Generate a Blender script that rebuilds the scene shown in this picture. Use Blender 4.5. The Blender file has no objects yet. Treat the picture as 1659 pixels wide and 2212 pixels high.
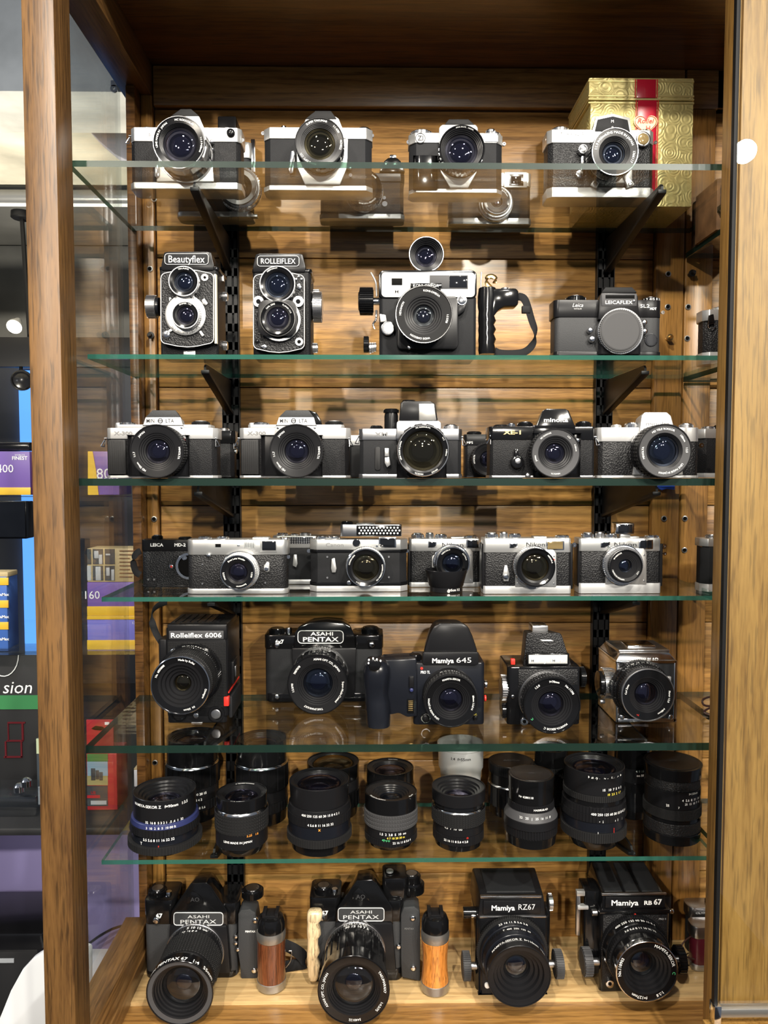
import bpy, bmesh, math, random
from mathutils import Matrix, Vector
random.seed(7)
sc = bpy.context.scene
COL = sc.collection
# ---------------------------------------------------------------- camera, world, lights, exposure
EYE = 1.45                       # camera height above the shop floor (m)
F = 1640.0                       # focal length in pixels of the 1659x2212 frame
YAW, PITCH = math.radians(0.8), math.radians(2.93)
cam = bpy.data.cameras.new('camera'); camo = bpy.data.objects.new('camera', cam); COL.objects.link(camo)
camo.location = (0, 0, EYE); camo.rotation_euler = (math.pi/2 - PITCH, 0, -YAW)
cam.sensor_fit = 'VERTICAL'; cam.sensor_height = 36.0; cam.lens = F/2212*36.0; cam.clip_start = 0.02
sc.camera = camo
w = bpy.data.worlds.new('room_ambient'); sc.world = w; w.use_nodes = True
w.node_tree.nodes['Background'].inputs[0].default_value = (0.62, 0.70, 0.86, 1)
w.node_tree.nodes['Background'].inputs[1].default_value = 0.16
def spot(name, loc, target, watts, col, size=1.0, rad=0.05, blend=0.6):
    l = bpy.data.lights.new(name, 'SPOT'); o = bpy.data.objects.new(name, l); COL.objects.link(o)
    l.energy = watts; l.color = col; l.spot_size = size; l.spot_blend = blend; l.shadow_soft_size = rad
    o.location = (loc[0], loc[1], loc[2]+EYE)
    d = Vector((target[0], target[1], target[2]+EYE)) - o.location
    o.rotation_euler = d.to_track_quat('-Z', 'Y').to_euler()
    return o
WARM = (1.0, 0.935, 0.83)
spot('cabinet_spot', (2.07, -2.5, 1.79), (0.1, 1.2, -0.1), 330, WARM, 0.62, 0.06)
spot('cabinet_spot', (0.60, -1.0, 1.85), (0.15, 1.2, -0.1), 230, WARM, 0.95, 0.04)
spot('cabinet_spot', (-0.45, -0.8, 1.80), (0.1, 1.2, -0.55), 185, WARM, 0.95, 0.04)
spot('cabinet_spot', (0.25, -2.9, 0.95), (0.1, 1.2, -0.4), 190, WARM, 0.5, 0.05)
spot('cabinet_spot', (1.30, -1.9, 1.35), (0.2, 1.2, -0.2), 170, WARM, 0.75, 0.05)  # weak spot added as fill from the right
spot('cabinet_spot', (-1.25, -1.8, 1.30), (0.1, 1.2, -0.55), 190, (1.0, 0.90, 0.76), 0.75, 0.05)  # weak spot added as fill from the left
spot('shop_fill_spot', (-1.6, 2.75, -0.25), (-1.5, 3.2, 1.35), 190, (1.0, 0.92, 0.76), 2.4, 0.05)  # added uplight, no such lamp known; brightens the far ceiling
spot('shop_fill_spot', (-1.6, 1.2, 0.6), (-1.2, 2.2, 1.25), 40, (0.92, 0.95, 1.0), 1.6, 0.05)  # added fill aimed up at the concrete beam
spot('shop_fill_spot', (-2.2, 0.9, 1.05), (-0.95, 2.0, -0.3), 70, (0.86, 0.90, 1.0), 1.3, 0.06)
sc.view_settings.view_transform = 'Standard'; sc.view_settings.look = 'None'
sc.view_settings.exposure = 0.24; sc.view_settings.gamma = 1.0; sc.view_settings.use_curve_mapping = False
try:
    sc.cycles.transparent_max_bounces = 32; sc.cycles.max_bounces = 10; sc.cycles.glossy_bounces = 6
    sc.cycles.caustics_reflective = False
except Exception: pass

FW = Vector((math.sin(YAW)*math.cos(PITCH), math.cos(YAW)*math.cos(PITCH), -math.sin(PITCH)))
RT = Vector((math.cos(YAW), -math.sin(YAW), 0)); UP = RT.cross(FW)
def ray(px, py): return FW + RT*((px-829.5)/F) - UP*((py-1106)/F)
def atY(px, py, Y): r = ray(px, py); return r*(Y/r.y)
def atZ(px, py, Z): r = ray(px, py); return r*(Z/r.z)

# ---------------------------------------------------------------- materials
MATS = {}
def nt(name):
    m = bpy.data.materials.new(name); m.use_nodes = True; MATS[name] = m
    t = m.node_tree; return m, t, t.nodes['Principled BSDF'], t.nodes, t.links
def M(name, col, rough=0.5, metal=0.0, coat=0.0, bump=None, spec=0.5, emit=0, var=0):
    m, t, b, N, L = nt(name)
    b.inputs['Base Color'].default_value = (*col, 1); b.inputs['Roughness'].default_value = rough
    b.inputs['Metallic'].default_value = metal; b.inputs['Coat Weight'].default_value = coat
    b.inputs['Specular IOR Level'].default_value = spec
    if emit:
        b.inputs['Emission Color'].default_value = (*col, 1); b.inputs['Emission Strength'].default_value = emit
    if bump or var:
        tc = N.new('ShaderNodeTexCoord')
    if bump:
        kind, scale, stren, dist = bump
        x = N.new('ShaderNodeTexNoise' if kind == 'noise' else 'ShaderNodeTexVoronoi'); x.inputs['Scale'].default_value = scale
        if kind == 'noise': x.inputs['Detail'].default_value = 3
        L.new(tc.outputs['Object'], x.inputs['Vector'])
        bp = N.new('ShaderNodeBump'); bp.inputs['Strength'].default_value = stren; bp.inputs['Distance'].default_value = dist
        L.new(x.outputs[0], bp.inputs['Height']); L.new(bp.outputs[0], b.inputs['Normal'])
    if var:
        x = N.new('ShaderNodeTexNoise'); x.inputs['Scale'].default_value = var; x.inputs['Detail'].default_value = 8
        L.new(tc.outputs['Object'], x.inputs['Vector'])
        r = N.new('ShaderNodeValToRGB'); r.color_ramp.elements[0].position = 0.3; r.color_ramp.elements[1].position = 0.7
        r.color_ramp.elements[0].color = (*[c*0.55 for c in col], 1); r.color_ramp.elements[1].color = (*[min(1, c*1.25) for c in col], 1)
        L.new(x.outputs[0], r.inputs[0]); L.new(r.outputs[0], b.inputs['Base Color'])
    return m
M('chrome', (0.80, 0.80, 0.80), 0.14, 1.0)
M('satin', (0.62, 0.62, 0.61), 0.34, 0.8, bump=('noise', 2500, 0.06, 0.0003))
M('silver', (0.50, 0.50, 0.50), 0.42, 0.6)
M('steel', (0.50, 0.50, 0.51), 0.30, 1.0)
M('leather', (0.010, 0.010, 0.011), 0.46, 0, 0, ('voronoi', 900, 0.55, 0.0006), spec=0.15)
M('leather_fine', (0.014, 0.0145, 0.016), 0.52, 0, 0, ('noise', 1600, 0.55, 0.0005), spec=0.13)
M('leather_coarse', (0.011, 0.011, 0.012), 0.42, 0, 0, ('voronoi', 520, 0.7, 0.0010), spec=0.28)
M('leather_grey', (0.034, 0.035, 0.037), 0.55, 0, 0, ('noise', 900, 0.6, 0.0006), spec=0.25)
M('gloss_black', (0.005, 0.005, 0.0055), 0.13, spec=0.45)
M('satin_black', (0.008, 0.008, 0.009), 0.30, spec=0.22)
M('blue_black', (0.007, 0.008, 0.0115), 0.25, spec=0.35)
M('matte_black', (0.008, 0.008, 0.0085), 0.6, spec=0.18)
M('rubber', (0.012, 0.012, 0.0125), 0.5, spec=0.25)
M('rubber_grey', (0.045, 0.045, 0.047), 0.55, spec=0.3)
M('void', (0.002, 0.002, 0.002), 0.7, spec=0.1)
M('white_ink', (0.90, 0.90, 0.88), 0.5)
M('silver_ink', (0.62, 0.62, 0.62), 0.4)
M('dark_ink', (0.02, 0.02, 0.022), 0.5)
M('grey_ink', (0.17, 0.17, 0.17), 0.5)
M('red', (0.62, 0.03, 0.02), 0.4)
M('orange_ink', (0.85, 0.33, 0.05), 0.5)
M('yellow_ink', (0.85, 0.68, 0.08), 0.5)
M('green_ink', (0.10, 0.65, 0.25), 0.5)
M('gold_ink', (0.80, 0.60, 0.25), 0.35, 0.6)
M('blue_ring', (0.022, 0.028, 0.095), 0.35)
M('cream', (0.78, 0.72, 0.55), 0.45)
M('brass', (0.75, 0.52, 0.22), 0.25, 1.0)
M('burgundy', (0.060, 0.006, 0.012), 0.30, 0, 0.3)
M('strap', (0.015, 0.015, 0.016), 0.75, 0, 0, ('noise', 2200, 0.5, 0.0005), spec=0.12)
M('brown_strap', (0.035, 0.012, 0.009), 0.5)
M('front_plate_grey', (0.05, 0.05, 0.053), 0.5, spec=0.3)
M('frost', (0.55, 0.56, 0.55), 0.35, 0.2)
M('window', (0.010, 0.011, 0.014), 0.05, 0, 0.5)
M('window_gold', (0.30, 0.22, 0.10), 0.12, 0.3)
M('iron', (0.008, 0.008, 0.009), 0.42, spec=0.3)
M('bright_metal', (0.72, 0.72, 0.71), 0.40, 0.55)
M('brushed', (0.42, 0.41, 0.39), 0.38, 0.9)

def wood(name, c1, c2, grain='Z', freq=1.0, rough=0.36, coat=0.25, pore=0.5):
    m, t, b, N, L = nt(name)
    b.inputs['Roughness'].default_value = rough; b.inputs['Coat Weight'].default_value = coat; b.inputs['Coat Roughness'].default_value = 0.25
    tc = N.new('ShaderNodeTexCoord')
    def mapped(across, along):
        mp = N.new('ShaderNodeMapping'); s = [across*freq]*3; s['XYZ'.index(grain)] = along*freq
        mp.inputs['Scale'].default_value = s; L.new(tc.outputs['Object'], mp.inputs['Vector']); return mp
    def noise(mp, detail=5, dist=0.0):
        n = N.new('ShaderNodeTexNoise'); n.inputs['Scale'].default_value = 1; n.inputs['Detail'].default_value = detail
        n.inputs['Distortion'].default_value = dist; L.new(mp.outputs[0], n.inputs['Vector']); return n.outputs[0]
    def mixf(a, bb, f):
        x = N.new('ShaderNodeMix'); x.data_type = 'FLOAT'; x.inputs[0].default_value = f
        L.new(a, x.inputs[2]); L.new(bb, x.inputs[3]); return x.outputs[0]
    def ramp(v, stops):
        r = N.new('ShaderNodeValToRGB'); e = r.color_ramp.elements
        e[0].position, e[0].color = stops[0][0], (*stops[0][1], 1); e[1].position, e[1].color = stops[-1][0], (*stops[-1][1], 1)
        for p, col in stops[1:-1]: q = e.new(p); q.color = (*col, 1)
        L.new(v, r.inputs[0]); return r.outputs[0]
    big, mid, fine, pores = noise(mapped(12, 1.6), 3, 1.0), noise(mapped(120, 8), 4, 0.8), noise(mapped(380, 40), 2), noise(mapped(330, 17), 2, 0.3)
    # flat-sawn cathedral figure: rings of a stretched, warped distance field
    wv = N.new('ShaderNodeTexWave'); wv.wave_type = 'RINGS'; wv.inputs['Scale'].default_value = 1.6; wv.inputs['Distortion'].default_value = 5; wv.inputs['Detail'].default_value = 2.5; wv.inputs['Detail Scale'].default_value = 1.2
    L.new(mapped(20, 2.4).outputs[0], wv.inputs['Vector'])
    v = mixf(mixf(mixf(big, mid, 0.55), wv.outputs['Fac'], 0.13), fine, 0.25)
    mean = [(a*0.45+q*0.55) for a, q in zip(c1, c2)]
    col = ramp(v, [(0.37, c1), (0.49, mean), (0.63, c2)])
    pr = ramp(pores, [(0.36, (1-pore,)*3), (0.46, (1, 1, 1))])
    mx = N.new('ShaderNodeMix'); mx.data_type = 'RGBA'; mx.blend_type = 'MULTIPLY'; mx.inputs[0].default_value = 1
    L.new(col, mx.inputs[6]); L.new(pr, mx.inputs[7]); L.new(mx.outputs[2], b.inputs['Base Color'])
    bp = N.new('ShaderNodeBump'); bp.inputs['Strength'].default_value = 0.25; bp.inputs['Distance'].default_value = 0.0006
    L.new(pores, bp.inputs['Height']); L.new(bp.outputs[0], b.inputs['Normal'])
    return m
wood('oak_h', (0.22, 0.102, 0.026), (0.46, 0.240, 0.066), 'X', pore=0.32)
wood('oak_v', (0.215, 0.096, 0.022), (0.45, 0.222, 0.054), 'Z', pore=0.32)
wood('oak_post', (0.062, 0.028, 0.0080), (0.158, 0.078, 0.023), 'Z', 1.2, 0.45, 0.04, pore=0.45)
wood('oak_right', (0.225, 0.112, 0.024), (0.39, 0.215, 0.055), 'Z', 1.0, 0.5, 0.0, pore=0.32)
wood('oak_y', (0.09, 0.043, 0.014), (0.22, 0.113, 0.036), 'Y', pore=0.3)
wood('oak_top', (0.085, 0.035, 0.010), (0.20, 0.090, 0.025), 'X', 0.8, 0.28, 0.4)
wood('oak_floor', (0.42, 0.265, 0.11), (0.64, 0.44, 0.205), 'X', 0.8, pore=0.2)
wood('walnut', (0.045, 0.012, 0.006), (0.16, 0.048, 0.018), 'Z', 2.0, 0.25, 0.6)
wood('teak', (0.30, 0.095, 0.015), (0.62, 0.235, 0.045), 'Z', 2.0, 0.25, 0.6)
wood('maple', (0.55, 0.40, 0.22), (0.80, 0.64, 0.40), 'Z', 1.5, 0.35, 0.3)

def thin_glass(name, tint=(1, 1, 1), f0=0.05, refl=(1, 1, 1), rough=0.0):
    m, t, b, N, L = nt(name)
    N.remove(b); out = N['Material Output']
    lw = N.new('ShaderNodeLayerWeight'); lw.inputs['Blend'].default_value = 0.5
    pw = N.new('ShaderNodeMath'); pw.operation = 'POWER'; pw.inputs[1].default_value = 5; L.new(lw.outputs['Facing'], pw.inputs[0])
    ma = N.new('ShaderNodeMath'); ma.operation = 'MULTIPLY_ADD'; ma.inputs[1].default_value = 1-f0; ma.inputs[2].default_value = f0; L.new(pw.outputs[0], ma.inputs[0])
    tr = N.new('ShaderNodeBsdfTransparent'); tr.inputs[0].default_value = (*tint, 1)
    gl = N.new('ShaderNodeBsdfGlossy'); gl.inputs['Color'].default_value = (*refl, 1); gl.inputs['Roughness'].default_value = rough
    mx = N.new('ShaderNodeMixShader'); L.new(ma.outputs[0], mx.inputs[0]); L.new(tr.outputs[0], mx.inputs[1]); L.new(gl.outputs[0], mx.inputs[2])
    L.new(mx.outputs[0], out.inputs['Surface']); return m
thin_glass('shelf_glass', (0.955, 0.975, 0.965), 0.045)
thin_glass('pane_glass', (0.94, 0.96, 0.96), 0.05)
thin_glass('coat_clear', (0.75, 0.78, 0.80), 0.07, (0.9, 0.95, 1.0))
thin_glass('coat_violet', (0.55, 0.55, 0.62), 0.10, (0.75, 0.70, 1.0))
thin_glass('coat_amber', (0.62, 0.58, 0.45), 0.10, (1.0, 0.86, 0.55))
thin_glass('coat_blue', (0.55, 0.60, 0.70), 0.10, (0.62, 0.75, 1.0))
M('inner_glass', (0.008, 0.008, 0.014), 0.04, 0, 1.0)
def edge_mat(name, diff, trans, rough, mixg):
    m, t, b, N, L = nt(name)
    b.inputs['Base Color'].default_value = (*diff, 1); b.inputs['Roughness'].default_value = rough; b.inputs['Specular IOR Level'].default_value = 0.3
    tr = N.new('ShaderNodeBsdfTransparent'); tr.inputs[0].default_value = (*trans, 1)
    mx = N.new('ShaderNodeMixShader'); mx.inputs[0].default_value = mixg
    L.new(b.outputs[0], mx.inputs[1]); L.new(tr.outputs[0], mx.inputs[2]); L.new(mx.outputs[0], N['Material Output'].inputs['Surface'])
edge_mat('edge_ground', (0.010, 0.026, 0.020), (0.12, 0.24, 0.18), 0.30, 0.30)
edge_mat('edge_polished', (0.030, 0.125, 0.095), (0.25, 0.55, 0.45), 0.08, 0.35)

# gold tin with embossed scrolls
m, t, b, N, L = nt('gold_tin')
b.inputs['Base Color'].default_value = (0.60, 0.51, 0.21, 1); b.inputs['Metallic'].default_value = 0.3; b.inputs['Roughness'].default_value = 0.42
tc = N.new('ShaderNodeTexCoord'); vo = N.new('ShaderNodeTexVoronoi'); vo.inputs['Scale'].default_value = 52; L.new(tc.outputs['Object'], vo.inputs['Vector'])
sn = N.new('ShaderNodeMath'); sn.operation = 'MULTIPLY'; sn.inputs[1].default_value = 34; L.new(vo.outputs['Distance'], sn.inputs[0])
s2 = N.new('ShaderNodeMath'); s2.operation = 'SINE'; L.new(sn.outputs[0], s2.inputs[0])
bp = N.new('ShaderNodeBump'); bp.inputs['Strength'].default_value = 0.5; bp.inputs['Distance'].default_value = 0.0007
L.new(s2.outputs[0], bp.inputs['Height']); L.new(bp.outputs[0], b.inputs['Normal'])
M('gold_plain', (0.70, 0.59, 0.26), 0.38, 0.5)
M('tin_red', (0.48, 0.012, 0.035), 0.28, 0, 0.4)
M('tin_cream', (0.86, 0.72, 0.40), 0.45)

# ---------------------------------------------------------------- mesh helpers
def bm_box(bm, x0, x1, y0, y1, z0, z1, bev=0, seg=2):
    b2 = bmesh.new(); bmesh.ops.create_cube(b2, size=1)
    for v in b2.verts: v.co = Vector(((x0+x1)/2+v.co.x*(x1-x0), (y0+y1)/2+v.co.y*(y1-y0), (z0+z1)/2+v.co.z*(z1-z0)))
    if bev > 0:
        bev = min(bev, 0.45*min(abs(x1-x0), abs(y1-y0), abs(z1-z0)))
        bmesh.ops.bevel(b2, geom=b2.edges[:], offset=bev, segments=seg, profile=0.5, affect='EDGES', clamp_overlap=True)
    merge(bm, b2)
def merge(bm, b2):
    mp = {v: bm.verts.new(v.co) for v in b2.verts}
    for f in b2.faces:
        try:
            nf = bm.faces.new([mp[v] for v in f.verts]); nf.material_index = f.material_index
        except ValueError: pass
    b2.free()
def bm_loft(bm, rings, bev=0, seg=2, cap=True):
    b2 = bmesh.new(); vs = [[b2.verts.new(p) for p in r] for r in rings]; n = len(rings[0])
    for a, c in zip(vs, vs[1:]):
        for i in range(n): b2.faces.new((a[i], a[(i+1) % n], c[(i+1) % n], c[i]))
    if cap: b2.faces.new(vs[0][::-1]); b2.faces.new(vs[-1])
    bmesh.ops.recalc_face_normals(b2, faces=b2.faces[:])
    if bev > 0:
        ed = [e for e in b2.edges if len(e.link_faces) == 2 and e.calc_face_angle(0) > 0.45]
        bmesh.ops.bevel(b2, geom=ed, offset=bev, segments=seg, profile=0.5, affect='EDGES', clamp_overlap=True)
    merge(bm, b2)
def place(axis, c, r, a, t):
    s, k = math.sin(a), math.cos(a)
    if axis == 'F': return (c[0]+r*s, -t, c[1]+r*k)          # axis towards the viewer, c=(x,z)
    if axis == 'Z': return (c[0]+r*s, c[1]-r*k, t)           # vertical axis, c=(x,y)
    return (t, c[0]+r*s, c[1]+r*k)                            # axis along x, c=(y,z)
def bm_lathe(bm, axis, c, prof, n=40, cap=True):
    rows = []
    for r, t in prof:
        rows.append([bm.verts.new(place(axis, c, r, 2*math.pi*i/n, t)) for i in range(n)] if r > 1e-6 else [bm.verts.new(place(axis, c, 0, 0, t))])
    for a, b in zip(rows, rows[1:]):
        for i in range(n):
            j = (i+1) % n
            if len(a) == 1 and len(b) == 1: continue
            if len(a) == 1: bm.faces.new((a[0], b[j], b[i]))
            elif len(b) == 1: bm.faces.new((a[i], a[j], b[0]))
            else: bm.faces.new((a[i], a[j], b[j], b[i]))
    if cap:
        for rr in (rows[0], rows[-1]):
            if len(rr) > 2: bm.faces.new(rr)
def bm_knurl(bm, axis, c, r0, r1, t0, t1, teeth, depth, rows=1, duty=0.5, hole=0.0):
    prof = []                                                  # (radius, t, raised?)
    e = min(0.6, abs(t1-t0)*0.1)
    R = lambda t: r0+(r1-r0)*(t-t0)/(t1-t0)
    prof.append((R(t0)-depth, t0, 0)); h = (t1-t0)/rows
    for k in range(rows):
        a, b = t0+k*h, t0+(k+1)*h
        g = 0.18*h if rows > 1 else e
        prof += [(R(a)-depth, a+g*0.5, 0), (R(a), a+g, 1), (R(b), b-g, 1), (R(b)-depth, b-g*0.5, 0)]
    prof.append((R(t1)-depth, t1, 0))
    if hole: prof = [(R(t0)*hole, t0, 0)]+prof+[(R(t1)*hole, t1, 0)]
    rws = []
    for r, t, up in prof:
        ring = []
        for i in range(teeth):
            for f, hi in ((0.0, 0), (1-duty-0.12, 0), (1-duty, 1), (0.94, 1)):
                rr = r if (up and hi) else (r-depth if up else r)
                ring.append(bm.verts.new(place(axis, c, rr, 2*math.pi*(i+f)/teeth, t)))
        rws.append(ring)
    n = teeth*4
    for a, b in zip(rws, rws[1:]):
        for i in range(n): bm.faces.new((a[i], a[(i+1) % n], b[(i+1) % n], b[i]))
    if not hole: bm.faces.new(rws[0]); bm.faces.new(rws[-1])
def bm_tube(bm, pts, r, n=8, flat=1.0):
    pts = [Vector(p) for p in pts]; rings = []; up = Vector((0.13, 0.2, 1)).normalized()
    for i, p in enumerate(pts):
        d = (pts[min(i+1, len(pts)-1)] - pts[max(i-1, 0)]).normalized()
        s = d.cross(up)
        if s.length < 1e-3: s = d.cross(Vector((1, 0, 0)))
        s.normalize(); u = s.cross(d)
        rings.append([p+s*(r*math.cos(2*math.pi*k/n))+u*(r*flat*math.sin(2*math.pi*k/n)) for k in range(n)])
    bm_loft(bm, rings)
def smooth_path(pts, k=6):
    P = [Vector(p) for p in pts]; out = []
    for i in range(len(P)-1):
        a, b, c, d = P[max(i-1, 0)], P[i], P[i+1], P[min(i+2, len(P)-1)]
        for j in range(k):
            t = j/k
            out.append(0.5*((2*b)+(c-a)*t+(2*a-5*b+4*c-d)*t*t+(3*b-a-3*c+d)*t**3))
    return out+[P[-1]]
def link(name, bm, mats, parent=None, U=1.0, ang=32, kind=None, recalc=True):
    if recalc: bmesh.ops.recalc_face_normals(bm, faces=bm.faces[:])
    me = bpy.data.meshes.new(name)
    if U != 1.0:
        for v in bm.verts: v.co *= U
    bm.to_mesh(me); bm.free()
    for m in ([mats] if isinstance(mats, str) else mats): me.materials.append(MATS[m])
    me.shade_smooth(); me.set_sharp_from_angle(angle=math.radians(ang))
    o = bpy.data.objects.new(name, me); COL.objects.link(o)
    if parent: o.parent = parent
    if kind: o['kind'] = kind
    return o
def empty(name, loc, rz=0):
    o = bpy.data.objects.new(name, None); COL.objects.link(o); o.location = loc; o.rotation_euler = (0, 0, rz); o.empty_display_size = 0.02
    return o
def tag(o, label, cat, group=None):
    o['label'] = label; o['category'] = cat
    if group: o['group'] = group
    return o
TXT = {}
def text_geo(s, bold=0.0, shear=0.0):
    key = (s, bold, shear)
    if key in TXT: return TXT[key]
    cu = bpy.data.curves.new('t', 'FONT'); cu.body = s; cu.size = 1; cu.resolution_u = 2; cu.offset = bold; cu.shear = shear; cu.fill_mode = 'FRONT'
    ob = bpy.data.objects.new('t', cu); me = bpy.data.meshes.new_from_object(ob)
    vs = [(v.co.x, v.co.y) for v in me.vertices]; fs = [tuple(p.vertices) for p in me.polygons]
    bpy.data.objects.remove(ob); bpy.data.curves.remove(cu); bpy.data.meshes.remove(me)
    if not vs: TXT[key] = ([], [], 0); return TXT[key]
    x0 = min(v[0] for v in vs); x1 = max(v[0] for v in vs); H = 0.69
    vs = [((x-x0-(x1-x0)/2)/H, y/H-0.5) for x, y in vs]
    TXT[key] = (vs, fs, (x1-x0)/H); return TXT[key]
def bm_text(fn, s, bold=0.0, shear=0.0):
    vs, fs, wd = text_geo(s, bold, shear); bm = bmesh.new()
    vv = [bm.verts.new(fn(u, v)) for u, v in vs]
    for f in fs:
        try: bm.faces.new([vv[i] for i in f])
        except ValueError: pass
    return bm

# ---------------------------------------------------------------- a thing being built; sizes in units of U metres (one photo pixel at its distance)
class T:
    def __init__(s, name, label, cat, px, py, z, Y=None, yaw=0, group=None):
        p = atY(px, py, Y) if Y else atZ(px, py, z); s.by = py
        s.pos = Vector((p.x, p.y, z)); s.yaw = math.radians(yaw)
        s.root = empty(name, (p.x, p.y, z+EYE), s.yaw); tag(s.root, label, cat, group)
        s.U = s.pos.dot(FW)/F
        s.R = Matrix.Rotation(-s.yaw, 3, 'Z')
    def at(s, px, py, p=0):
        d = s.R @ ray(px, py); o = s.R @ (-s.pos)
        k = (-p*s.U - o.y)/d.y; q = o + d*k
        return q.x/s.U, q.z/s.U
    def rows(s, x0, x1, y0, y1, p):
        ym = (y0+(y1 if y1 is not None else s.by))/2
        return s.at(x0, ym, p)[0], s.at(x1, ym, p)[0], (s.at(x0, y1, p)[1] if y1 is not None else 0.0), s.at(x0, y0, p)[1]
    def part(s, name, bm, mat, parent=None, ang=32):
        return link(name, bm, mat, parent or s.root, s.U, ang)
    def box(s, name, x0, y0, x1, y1, pf, pb, mat, bev=1.5, parent=None):
        a, b, u, t = s.rows(x0, x1, y0, y1, pf)
        bm = bmesh.new(); bm_box(bm, min(a, b), max(a, b), -pf, -pb, u, t, bev); return s.part(name, bm, mat, parent)
    def plan(s, name, x0, x1, y0, y1, pf, pb, cham, mat, bev=1.0, rnd=False, parent=None, cut=None):
        a, b, u, t = s.rows(x0, x1, y0, y1, pf)
        return s.planz(name, a, b, u, t, pf, pb, cham, mat, bev, rnd, parent)
    def planz(s, name, a, b, u, t, pf, pb, cham, mat, bev=1.0, rnd=False, parent=None):
        f, k = -pf, -pb; c = cham
        if rnd:
            pts = []
            for cx, cy, a0 in ((b-c, k-c, 0), (a+c, k-c, 90), (a+c, f+c, 180), (b-c, f+c, 270)):
                for i in range(6): an = math.radians(a0+18*i); pts.append((cx+c*math.cos(an), cy+c*math.sin(an)))
        else:
            pts = [(a+c, f), (b-c, f), (b, f+c), (b, k-c), (b-c*0.6, k), (a+c*0.6, k), (a, k-c), (a, f+c)]
        bm = bmesh.new(); bm_loft(bm, [[(x, y, u) for x, y in pts], [(x, y, t) for x, y in pts]], 0 if rnd and bev == 0 else bev)
        return s.part(name, bm, mat, parent)
    def poly(s, name, pts, pf, pb, mat, bev=1.5, back=None, parent=None):
        q = [s.at(x, y, pf) for x, y in pts]; q = [(x, max(zz, 0.4)) for x, zz in q]
        fr = [(x, -pf, z) for x, z in q]; cx = sum(p[0] for p in q)/len(q); z0 = min(p[1] for p in q)
        sx, sz, dz = back or (1, 1, 0)
        bk = [(cx+(x-cx)*sx, -pb, z0+(z-z0)*sz+dz) for x, z in q]
        bm = bmesh.new(); bm_loft(bm, [fr, bk], bev); return s.part(name, bm, mat, parent)
    def blob(s, name, rows, p, dep, mat, parent=None, power=0.75, n=20):
        """upright moulded shape; rows (image row, left, right, depth factor, forward offset) from top to bottom, centred at depth p"""
        rings = []
        for q in rows:
            y, x0, x1 = q[:3]; k = q[3] if len(q) > 3 else 1; off = q[4] if len(q) > 4 else 0
            a, zz = s.at(x0, y, p); b, _ = s.at(x1, y, p); zz = max(zz, 0.4); cx, w = (a+b)/2, (b-a)/2; ring = []
            for i in range(n):
                t = 2*math.pi*i/n; ct, st = math.cos(t), math.sin(t)
                ring.append((cx+w*math.copysign(abs(ct)**power, ct), -p-off+dep*k*math.copysign(abs(st)**power, st), zz))
            rings.append(ring)
        bm = bmesh.new(); bm_loft(bm, rings); return s.part(name, bm, mat, parent, 55)
    def dial(s, name, px, ztop, r, h, p, mat, teeth=0, parent=None, cap=None):
        """upright round control; ztop = image row of the plate it stands on, read at the plate's front (p=0)"""
        x, _ = s.at(px, ztop, p); _, z = s.at(px, ztop, 0)
        bm = bmesh.new()
        if teeth: bm_knurl(bm, 'Z', (x, -p), r, r, z-1, z+h*0.8, teeth, r*0.07); bm_lathe(bm, 'Z', (x, -p), [(r*0.86, z+h*0.8-0.2), (r*0.80, z+h), (0, z+h)], 28)
        else: bm_lathe(bm, 'Z', (x, -p), [(r, z-1), (r, z+h*0.75), (r*0.88, z+h), (0, z+h)], 28)
        o = s.part(name, bm, mat, parent)
        if cap:
            bm = bmesh.new(); bm_lathe(bm, 'Z', (x, -p), [(r*0.6, z+h-0.3), (r*0.6, z+h+1.4), (0, z+h+1.6)], 24); s.part('dial_cap', bm, cap, o)
        return o
    def disc(s, name, px, py, r, pf, pb, mat, teeth=0, dome=0, parent=None, depth=None):
        x, z = s.at(px, py, pf); bm = bmesh.new()
        if teeth:
            bm_knurl(bm, 'F', (x, z), r, r, pb, pf-0.4, teeth, depth or r*0.07); bm_lathe(bm, 'F', (x, z), [(r*0.85, pf-0.6), (r*0.8, pf), (0, pf+dome)], 32)
        else:
            prof = [(r, pb), (r, pf-min(1, 0.3*(pf-pb)))]+[(r*math.cos(k*math.pi/12)*0.94, pf+dome*math.sin(k*math.pi/12)) for k in range(6)]+[(0, pf+dome)]
            bm_lathe(bm, 'F', (x, z), prof, 32)
        return s.part(name, bm, mat, parent)
    def ring(s, name, px, py, r0, r1, pf, pb, mat, parent=None):
        x, z = s.at(px, py, pf); bm = bmesh.new()
        bm_lathe(bm, 'F', (x, z), [(r0, pb), (r0, pf-0.5), (r0-0.5, pf), (r1+0.5, pf), (r1, pf-0.5), (r1, pb), (r0, pb)], 40, False)
        return s.part(name, bm, mat, parent)
    def sidedisc(s, name, px0, px1, py, r, p, mat, teeth=0, parent=None):
        x0, z = s.at(px0, py, p); x1, _ = s.at(px1, py, p); bm = bmesh.new(); c = (-p, z)
        if teeth: bm_knurl(bm, 'X', c, r, r, x0, x1, teeth, r*0.07); bm_lathe(bm, 'X', c, [(0, x0-1), (r*0.8, x0-1), (r*0.84, x0+0.2)], 28, False); bm_lathe(bm, 'X', c, [(r*0.84, x1-0.2), (r*0.8, x1+1), (0, x1+1)], 28, False)
        else: bm_lathe(bm, 'X', c, [(0, x0), (r*0.9, x0), (r, x0+1), (r, x1-1), (r*0.9, x1), (0, x1)], 28)
        return s.part(name, bm, mat, parent)
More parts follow.
